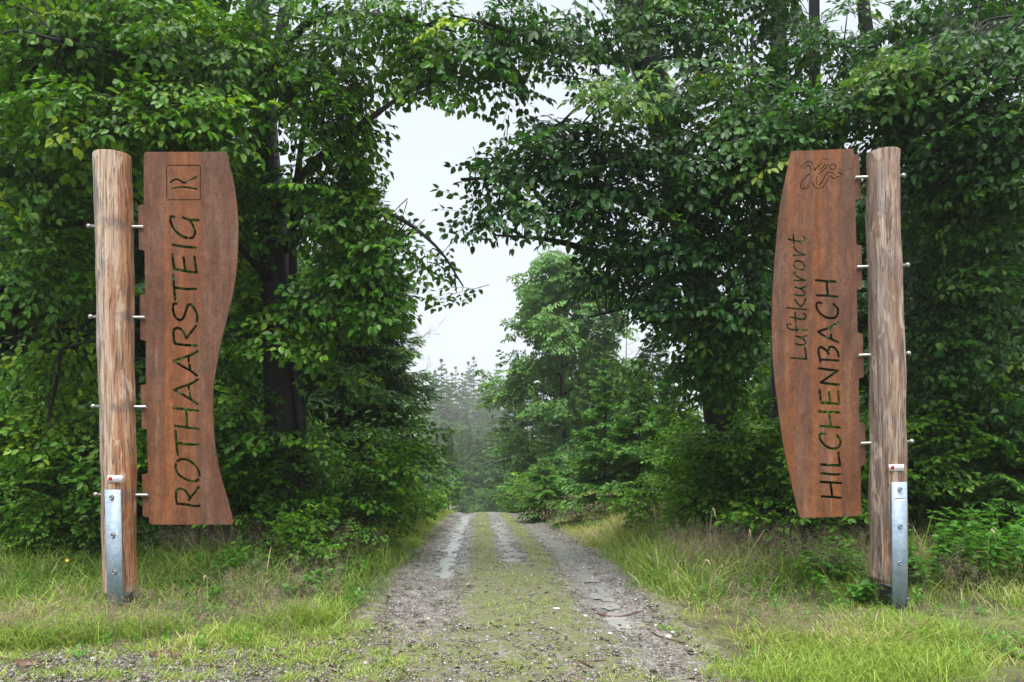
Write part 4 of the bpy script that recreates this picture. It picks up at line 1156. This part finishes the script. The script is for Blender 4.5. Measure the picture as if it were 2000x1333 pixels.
# ------------------------------------------------------------------ grass
rg = np.random.default_rng(5)
def blades(x, y, H, W, tint, lean, r):
    n = len(x); az = r.uniform(0, 6.283, n); ld = np.stack([np.cos(az), np.sin(az), 0 * az], -1)
    sa = r.uniform(0, 6.283, n); sd = np.stack([np.cos(sa), np.sin(sa), 0 * sa], -1) * (W * .5)[:, None]
    b = np.stack([x, y, h(x, y) - .012], -1)
    up = np.array([0, 0, 1.0]); L = (lean * H)[:, None]; Hh = H[:, None]
    m1_ = b + up * Hh * .42 + ld * L * .22; m2_ = b + up * Hh * .78 + ld * L * .62; tp = b + up * Hh * (1 - .22 * np.clip(lean, 0, 1.6))[:, None] + ld * L
    v = np.stack([b - sd, b + sd, m1_ + sd * .9, m1_ - sd * .9, m2_ + sd * .6, m2_ - sd * .6, tp], 1)
    o = np.arange(n)[:, None] * 7
    return v, o, np.clip(tint, 0, 1)
gmb = MB()
def add_blades(x, y, H, W, tint, lean):
    v, o, t = blades(x, y, H, W, tint, lean, rg)
    n = len(x); base = v.reshape(-1, 3)
    q4 = np.concatenate([o + np.array([[0, 1, 2, 3]]), o + np.array([[3, 2, 4, 5]])], 1).reshape(-1, 4)
    gmb.add(base, q4, np.repeat(t, 2))
    tri = o + np.array([[5, 4, 6]]) - 0
    gmb.l.append((tri + gmb.n - len(base)).ravel()); gmb.c.append(np.full(n, 3)); gmb.t.append(t)
def scatter(n, x0, x1, y0, y1, near=True):
    yy = y0 + (y1 - y0) * rg.random(n) ** (1.35 if near else 1)
    return rg.uniform(x0, x1, n), yy
# verges
x, y = scatter(200000, -6.5, 6.5, 4.9, 12.5)
u = x - xc(y); d = np.abs(u)
edge = 1.22 + .14 * wob(x, y, 2.6, 21) + .25 * sm(6.6, 5.4, y)
keep = rg.random(len(x)) < sm(-.15, .4, d - edge) * (1 - .97 * np.clip(gravel_amount(x, y) * 1.25, 0, 1)) * (.25 + .95 * np.clip(.5 + .8 * wob(x, y, 3.2, 22), 0, 1)) * (1 - .5 * sm(9, 12, y))
x, y, d = x[keep], y[keep], d[keep]
back = sm(6.2, 8.2, y)
cl = wob(x, y, 2.2, 23); c2 = wob(x, y, 6, 24)
H = (.065 + .20 * back + .06 * cl + .07 * np.clip(c2, 0, 1)) * rg.gamma(6, .145, len(x)) * (.45 + .55 * sm(.0, .7, d - 1.15)); H = H * (.28 + .72 * sm(-.1, 1.0, y - gravel_edge(x, y) + .25 * c2)); H = np.maximum(H, .022)
tint = .50 - .13 * back + .12 * (1 - sm(0, .9, y - gravel_edge(x, y))) + .19 * wob(x, y, 1.1, 25) + .10 * c2 + rg.normal(0, .14, len(x)) + (rg.random(len(x)) < .15) * .38 + .08 * sm(6.2, 5.2, y)
add_blades(x, y, H, rg.uniform(.004, .011, len(x)), tint, rg.gamma(2.4, .42, len(x)))
# lush lime tufts near the viewer
for cx_, cy_, nn, rr_, hh in ((-3.3, 5.55, 1500, .30, .2), (-3.75, 5.5, 1200, .3, .18), (-2.9, 5.75, 900, .3, .16), (-2.1, 5.62, 700, .3, .11), (1.95, 4.75, 1700, .5, .13), (2.6, 4.9, 1900, .5, .16), (3.0, 5.6, 1400, .5, .2), (-1.45, 5.7, 500, .3, .08), (-1.7, 6.0, 900, .3, .2), (2.2, 5.3, 1200, .4, .14), (1.5, 4.7, 700, .3, .08)):
    a = rg.normal(0, rr_ * .5, nn); b = rg.normal(0, rr_ * .4, nn)
    add_blades(cx_ + a, cy_ + b, hh * rg.uniform(.5, 1.25, nn), rg.uniform(.004, .008, nn), np.clip(.50 + rg.normal(0, .10, nn), 0, .78), rg.gamma(2.6, .32, nn))
for i_ in range(120):
    cx_, cy_ = rg.uniform(-3.9, -.6), rg.uniform(4.6, 5.45); nn = int(rg.uniform(25, 110)); rr_ = rg.uniform(.03, .11)
    add_blades(cx_ + rg.normal(0, rr_, nn), cy_ + rg.normal(0, rr_, nn), rg.uniform(.02, .075) * rg.uniform(.5, 1.3, nn), rg.uniform(.004, .009, nn), np.clip(rg.normal(.55, .12, nn), 0, .85), rg.gamma(2.8, .36, nn))
# low growth between the ruts and scattered over the foreground gravel
x, y = scatter(330000, -3.3, 3.3, 4.35, 24)
u = x - xc(y)
pm = moss_amount(u, y) * sm(5.4, 6, y) * .62 * (np.abs(u) < 1.15)
fg = (1 - sm(5.6, 6.3, y)) * (.16 + 1.0 * np.clip(wob(x, y, 5, 31) + .15 + .3 * wob(x, y, 1.4, 32), 0, 1)) * np.where(x < -1.2, sm(4.5, 5.3, y), .62)
keep = rg.random(len(x)) < np.clip(np.maximum(pm, fg), 0, 1) * (.4 + .6 * np.clip(.5 + wob(x, y, 7, 33), 0, 1))
x, y = x[keep], y[keep]
add_blades(x, y, rg.uniform(.012, .055, len(x)) * (.6 + .6 * np.clip(.5 + wob(x, y, 6, 36), 0, 1)), rg.uniform(.004, .010, len(x)), .58 + .12 * wob(x, y, 3, 34) + rg.normal(0, .17, len(x)), rg.gamma(2.5, .45, len(x)))
# far verges, longer and paler
x, y = scatter(90000, -4.5, 5.5, 11, 30, True)
u = x - xc(y); d = np.abs(u)
keep = rg.random(len(x)) < sm(-.1, .35, d - 1.25 - .1 * wob(x, y, 2, 41)) * .9
x, y, d, u = x[keep], y[keep], d[keep], u[keep]
add_blades(x, y, (.14 + .22 * sm(1.4, 2.6, d)) * rg.uniform(.5, 1.3, len(x)), rg.uniform(.007, .013, len(x)), np.where(u > 0, .74, .50) + .14 * wob(x, y, 1.2, 42) + rg.normal(0, .13, len(x)), rg.gamma(2.4, .4, len(x)))
grass = gmb.build('grass', M['grass']); grass['kind'] = 'stuff'

wr = np.random.default_rng(91); n = 5200
x = wr.uniform(-6, 6, n); y = 5.0 + 5.5 * wr.random(n) ** 1.2
u = x - xc(y); d = np.abs(u)
keep = wr.random(n) < sm(.0, .5, d - 1.25) * (1 - gravel_amount(x, y)) * np.clip(.15 + 1.1 * wob(x, y, 1.9, 92), .04, 1) * (.35 + .65 * sm(6, 8, y))
x, y = x[keep], y[keep]; n = len(x)
rs = Spray(); rr_ = np.random.default_rng(4)
for k in range(7):
    a = k * 2.4; ln = rr_.uniform(.035, .06)
    rs.leaf((.01 * math.cos(a), .01 * math.sin(a), .012 * k), (math.cos(a), math.sin(a), rr_.uniform(.1, .7)), (0, 0, 1), ln, ln * .62, rr_.normal(0, .12))
rs.seg(np.zeros(3), np.array([0, 0, .05]), .002, .001); rs.done()
wmb = MB(); leaves_into(wmb, wmb, [rs], np.stack([x, y, h(x, y) + wr.uniform(.0, .10, n) * sm(5.6, 7.5, y)], -1), rotm(wr.uniform(0, 6.28, n), wr.normal(0, .2, n), wr.normal(0, .2, n)), wr.uniform(.5, 1.25, n), np.clip(.42 + wr.normal(0, .14, n), 0, .9), wr)
weeds = wmb.build('weeds', M['plant']); weeds['kind'] = 'stuff'

# flowering grass: fine brownish panicles on thin stalks
smb = MB()
n = 11000
x, y = scatter(n, -4.8, 5.2, 5.3, 10.5)
u = x - xc(y); d = np.abs(u)
keep = (rg.random(n) < sm(.1, .6, d - 1.3) * np.clip(.35 + .9 * wob(x, y, 1.5, 51), .03, 1) * (1 - gravel_amount(x, y)))
x, y = x[keep], y[keep]; n = len(x)
Hs = (.20 + .26 * sm(5.6, 8, y)) * rg.uniform(.7, 1.25, n); az = rg.uniform(0, 6.283, n); le = rg.uniform(.05, .35, n)
b = np.stack([x, y, h(x, y)], -1); tp = b + np.stack([np.cos(az) * le * Hs, np.sin(az) * le * Hs, Hs], -1)
mid = (b + tp) / 2 + np.array([0, 0, .02])
smb.segs(b, mid, np.full(n, .0011), np.full(n, .0009)); smb.segs(mid, tp, np.full(n, .0009), np.full(n, .0007))
K = 26
f = rg.random((n, K)); ax = (tp - mid)[:, None] * (.25 + .8 * f[..., None]) + mid[:, None]
a2 = rg.uniform(0, 6.283, (n, K)); rad = (.012 + .045 * (1 - f)) * rg.uniform(.4, 1.2, (n, K))
q_ = ax + np.stack([np.cos(a2) * rad, np.sin(a2) * rad, .02 + .025 * rg.random((n, K))], -1)
q_ = q_.reshape(-1, 3); dd = unit(rg.normal(0, 1, q_.shape) + [0, 0, .6]); ss = unit(np.cross(dd, rg.normal(0, 1, q_.shape)))
ln = rg.uniform(.008, .016, len(q_))[:, None]
v = np.stack([q_, q_ + dd * ln * .5 + ss * ln * .2, q_ + dd * ln, q_ + dd * ln * .5 - ss * ln * .2], 1)
smb.add(v, np.arange(len(q_) * 4).reshape(-1, 4), np.clip(np.repeat(rg.normal(.45, .22, n), K), 0, 1))
# red-brown dry stand on the right bank near the crest
n = 420
x = rg.normal(1.75, .5, n); y = rg.uniform(14, 21, n); Hs = rg.uniform(.2, .5, n)
b = np.stack([x, y, h(x, y)], -1); tp = b + np.stack([rg.normal(0, .08, n), rg.normal(0, .08, n), Hs], -1)
smb.segs(b, tp, np.full(n, .004), np.full(n, .003))
q_ = np.repeat(tp, 8, 0) + rg.normal(0, .05, (n * 8, 3)); dd = unit(rg.normal(0, 1, q_.shape)); ss = unit(np.cross(dd, rg.normal(0, 1, q_.shape)))
v = np.stack([q_, q_ + dd * .03 + ss * .01, q_ + dd * .06, q_ + dd * .03 - ss * .01], 1)
smb.add(v, np.arange(len(q_) * 4).reshape(-1, 4), np.clip(rg.normal(.3, .2, len(q_)), 0, 1))
seed_o = smb.build('flowering_grass', M['seed']); seed_o['kind'] = 'stuff'

# a few pale dry grass stalks one can tell apart
def dry_stalk(label, px, Yd, H_, bend):
    p = gpos(px, Yd); t = MB()
    pts, rr = limb_path([np.array(p), np.array(p) + [0, 0, H_ * .7], np.array(p) + [bend * .5, 0, H_], np.array(p) + [bend, 0, H_ * .88]], [.0022, .002, .002, .0015], 6); t.tube(pts, rr, 5)
    hd, hr = limb_path([pts[-8], pts[-4], pts[-1], pts[-1] + [bend * .2, 0, -.03]], [.002, .009, .007, .001], 5); t.tube(hd, hr, 6)
    o = t.build('dry_grass_stalk', M['straw'], None, p); o.location = p
    tag(o, label, 'grass stalk', 'pale dry grass stalks')
q = NT('straw'); q.set(col=(.55, .44, .28), rough=.7); M['straw'] = q.m
for lab, px, Yd, H_, bd in (('pale bent dry grass stalk standing out on the right verge', 1372, 7.2, .34, .07), ('upright pale dry grass stalk below the bulging panel', 1462, 7.8, .55, .02), ('pale dry grass stalk with nodding head at the shaded forest edge', 1388, 8.4, .72, .05), ('yellow dry stalk right of the warm brown post', 405, 6.7, .25, -.03), ('dry stalk near the leafy plants at the picture edge', 1930, 7.0, .62, .06)):
    dry_stalk(lab, px, Yd, H_, bd)

# ------------------------------------------------------------------ stones, dead leaves, sticks
q = NT('sky_sheen_water'); wv = q.noise(q.obj(), 38, 4, .6)
q.set(col=(.30, .295, .285), rough=.10, spec=.5, normal=q.bump(wv, .4, .008)); q.b.inputs['IOR'].default_value = 1.9; M['water'] = q.m  # pale base colour imitates bright sky mirrored in the pools
pm_ = MB()
th = np.linspace(0, 6.2832, 40, endpoint=False)
for u0, wu, ya, yb, step in ((-.74, .24, 8.3, 22, .36), (.82, .17, 6.0, 22, .21), (.03, .15, 9.0, 17, .5)):
    yy = ya
    while yy < yb:
        L = rg.uniform(.28, .62) * (1 + .02 * yy); wd = wu * rg.uniform(.35, 1.0) * (.75 if yy < 6.8 else 1)
        if u0 > .4:
            L = rg.uniform(.15, .42) * (1 + .03 * yy); wd = wu * rg.uniform(.25, .75)
        uc = u0 + rg.normal(0, wu * (.35 if u0 < .4 else .55))
        k = 1 + sum(rg.uniform(.06, .20) / (1 + .25 * m_) * np.sin(m_ * th + rg.uniform(0, 6.28)) for m_ in range(2, 9))
        yv = yy + L / 2 * k * np.sin(th); xv = xc(yy) + uc + wd * k * np.cos(th)
        lev = float(h(xc(yy) + u0, yy + .18 * L)) + .016
        ring = np.stack([xv, yv, np.full(40, lev + rg.uniform(0, .0015))], -1)
        pm_.add(ring, np.arange(40)[None])
        yy += step * rg.uniform(.5, 1.5)
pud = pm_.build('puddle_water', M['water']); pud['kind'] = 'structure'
phi = (1 + 5 ** .5) / 2
ICO_V = unit(np.array([(-1, phi, 0), (1, phi, 0), (-1, -phi, 0), (1, -phi, 0), (0, -1, phi), (0, 1, phi), (0, -1, -phi), (0, 1, -phi), (phi, 0, -1), (phi, 0, 1), (-phi, 0, -1), (-phi, 0, 1)], float))
ICO_F = np.array([(0, 11, 5), (0, 5, 1), (0, 1, 7), (0, 7, 10), (0, 10, 11), (1, 5, 9), (5, 11, 4), (11, 10, 2), (10, 7, 6), (7, 1, 8), (3, 9, 4), (3, 4, 2), (3, 2, 6), (3, 6, 8), (3, 8, 9), (4, 9, 5), (2, 4, 11), (6, 2, 10), (8, 6, 7), (9, 8, 1)])
n = 120000
y = 4.35 + (22 - 4.35) * rg.random(n) ** 2.2; x = rg.uniform(-3.4, 2.2, n); u = x - xc(y)
dens = np.maximum(.75 * gravel_amount(x, y) * np.where(x < -.9, 1, .6), (np.abs(u) < 1.25) * sm(5, 5.6, y) * (1 - .8 * moss_amount(u, y)) * (.5 + .5 * np.clip(.5 + wob(x, y, 5, 73), 0, 1)))
keep = rg.random(n) < dens
x, y = x[keep], y[keep]; n = len(x)
sz = np.clip(rg.lognormal(-5.0, .48, n), .0035, .026)
A_ = rg.uniform(.6, 1.4, (n, 1, 3)) * np.array([1, 1, .55]); az = rg.uniform(0, 6.28, n)
V_ = ICO_V[None] * A_ * (1 + rg.normal(0, .16, (n, 12, 1))) * sz[:, None, None]
ca, sa = np.cos(az)[:, None], np.sin(az)[:, None]
V_ = np.stack([V_[..., 0] * ca - V_[..., 1] * sa, V_[..., 0] * sa + V_[..., 1] * ca, V_[..., 2]], -1)
V_ += np.stack([x, y, h(x, y) + sz * .18 + .007], -1)[:, None]
Fc = (ICO_F[None] + np.arange(n)[:, None, None] * 12).reshape(-1, 3)
tnt = np.clip(rg.normal(.42, .2, n) + (rg.random(n) < .035) * .42, 0, 1)
gravel = MB().add(V_, Fc, np.repeat(tnt, 20)).build('gravel', M['stone']); gravel['kind'] = 'stuff'

n = 900
y = 4.4 + 3.4 * rg.random(n) ** 1.5; x = rg.uniform(-3.3, 3.0, n)
keep = rg.random(n) < .25 + .6 * gravel_amount(x, y); x, y = x[keep], y[keep]; n = len(x)
s = Spray(); s.leaf((0, 0, 0), (1, 0, 0), (0, 0, 1), .055, .03, 0); s.seg(np.zeros(3), np.array([0, 0, .001]), .0005, .0005); s.done()
lmb = MB(); leaves_into(lmb, None, [s], np.stack([x, y, h(x, y) + .014], -1), rotm(rg.uniform(0, 6.28, n), rg.normal(0, .15, n), rg.normal(0, .4, n)), rg.uniform(.5, 1.2, n), rg.random(n), rg)
lit = lmb.build('dead_leaves', M['dead']); lit['kind'] = 'stuff'

def stone_thing(label, px, Yd, size, mat, seed, flat=.5):
    r = np.random.default_rng(seed); p = np.array(gpos(px, Yd)); p[2] += .012
    v = [ICO_V[i] for i in range(12)]; V1 = list(v); cache = {}; F1 = []
    def midp(a, b):
        k = (min(a, b), max(a, b))
        if k not in cache:
            V1.append(unit(V1[a] + V1[b])); cache[k] = len(V1) - 1
        return cache[k]
    for a, b, c in ICO_F:
        ab, bc, ca_ = midp(a, b), midp(b, c), midp(c, a); F1 += [(a, ab, ca_), (b, bc, ab), (c, ca_, bc), (ab, bc, ca_)]
    V1 = np.array(V1); V1 = V1 * (1 + .18 * np.sin(V1 @ r.normal(0, 2, 3) + 1)[:, None] + r.normal(0, .04, (len(V1), 1))) * np.array([1, .7, flat]) * size
    o = MB().add(V1, F1).build('stone', mat); o.location = p
    tag(o, label, 'stone')
stone_thing('pale flat stone on the mossy strip between the ruts', 1086, 6.45, .034, M['quartz'], 1, .3)
stone_thing('white pebble at the right edge of the track beside a seedling', 1305, 5.6, .024, M['quartz'], 2, .8)
stone_thing('grey flat stone in the middle of the track short of the pale one', 1040, 5.95, .03, M['stone'], 3)
stone_thing('dark small stone in the middle of the track towards the crest', 985, 9.2, .04, M['stick'], 4)

def stick(label, pts, r0, seed, name='stick', cat='stick'):
    r = np.random.default_rng(seed); w = np.array([gpos(px, Yd) for px, Yd in pts]); w[:, 2] += .018
    p, rr = limb_path(w, np.linspace(r0, r0 * .5, len(w)), 6); p[:, 2] += r.normal(0, .002, len(p))
    o = MB().tube(p - w[0], rr, 7).build(name, M['stick']); o.location = w[0]
    tag(o, label, cat, 'fallen sticks')
stick('long reddish stick lying across the wet right rut', [(1166, 6.42), (1190, 6.36), (1215, 6.36), (1256, 6.44)], .012, 1)
stick('forked dark twig in the foreground of the track', [(1130, 4.98), (1150, 4.86), (1158, 4.82)], .008, 2)
stick('thin dark twig near the forked one', [(1160, 4.95), (1190, 5.0)], .005, 3)
stick('dark stick lying in the grass edge at the lower left corner', [(-10, 5.05), (30, 5.0), (75, 4.98)], .008, 4)
stick('short dark stick at the foreground gravel edge below the wavy panel', [(530, 5.15), (548, 5.06), (566, 5.03)], .009, 5)
stick('curved twig at the right edge of the track by the white pebble', [(1265, 5.85), (1285, 5.62), (1300, 5.55), (1340, 5.4)], .006, 6)

def bark_chip(label, px, Yd, w_, d_, seed):
    r = np.random.default_rng(seed); p = np.array(gpos(px, Yd)); nx_, ny_ = 14, 8
    a, b = np.meshgrid(np.linspace(-1, 1, nx_), np.linspace(-1, 1, ny_))
    e = 1 + .25 * np.sin(a * 4 + seed) * np.abs(b)
    zz = .03 * (1 - b ** 2) * (1 - .5 * a ** 2) + .006 * np.sin(a * 9 + b * 5 + seed) + .012
    top = np.stack([a * w_ * (1 + .12 * np.sin(b * 5)), b * d_ * e, zz], -1).reshape(-1, 3); bot = top - [0, 0, .014]
    i = np.arange(ny_ - 1)[:, None] * nx_; j = np.arange(nx_ - 1)[None]; f = np.stack([i + j, i + j + 1, i + j + nx_ + 1, i + j + nx_], -1).reshape(-1, 4)
    ring = list(range(nx_)) + [k * nx_ + nx_ - 1 for k in range(1, ny_)] + list(range(nx_ * ny_ - 2, nx_ * (ny_ - 1) - 1, -1)) + [k * nx_ for k in range(ny_ - 2, 0, -1)]
    N_ = nx_ * ny_; sides = [(ring[(k + 1) % len(ring)], ring[k], ring[k] + N_, ring[(k + 1) % len(ring)] + N_) for k in range(len(ring))]
    mb = MB().add(np.vstack([top, bot]), np.vstack([f, f[:, ::-1] + N_, np.array(sides)]))
    o = mb.build('bark_piece', M['stick'], smooth=True); o.location = p; o.rotation_euler = (0, 0, r.uniform(-.4, .4))
    tag(o, label, 'bark piece', 'pieces of bark on the gravel')
bark_chip('dark brown piece of bark on the gravel in the lower left corner', 52, 4.93, .085, .05, 1)
bark_chip('reddish piece of bark at the grass edge below the wavy panel', 318, 5.12, .075, .035, 2)
bark_chip('small reddish flake of bark just right of the larger reddish piece', 345, 5.1, .035, .02, 3)

# yellow flower in the grass left of the post
def flower(label, px, Yd, H_):
    p = np.array(gpos(px, Yd)); t = thing('yellow_flower', label, 'flower', p)
    MB().tube([(0, 0, 0), (.01, 0, H_ * .6), (.02, 0, H_)], [.003, .0025, .002], 5).build('stem', M['plant'], t)
    mb = MB(); c = np.array([.02, -.003, H_])
    for k in range(9):
        a = k * .698; d_ = np.array([math.cos(a), -.35, math.sin(a)]); d_ /= np.linalg.norm(d_); s_ = np.array([-math.sin(a), 0, math.cos(a)])
        mb.add([c, c + d_ * .012 + s_ * .006, c + d_ * .023, c + d_ * .012 - s_ * .006], [(0, 1, 2, 3)])
    mb.build('petals', M['petal'], t)
flower('single yellow flower in the shaded grass left of the warm brown post', 128, 7.4, .30)

# ------------------------------------------------------------------ mist
q = NT('mist')
q.t.nodes.remove(q.b)
pv = q.n('ShaderNodeVolumePrincipled', {'Color': (.97, .985, 1, 1), 'Density': .0009, 'Anisotropy': .2})
q.t.links.new(pv.outputs[0], q.out.inputs['Volume'])
mist = MB().box((-265, -64, -9.5), (265, 305, 26)).build('haze', q.m)
mist['kind'] = 'stuff'
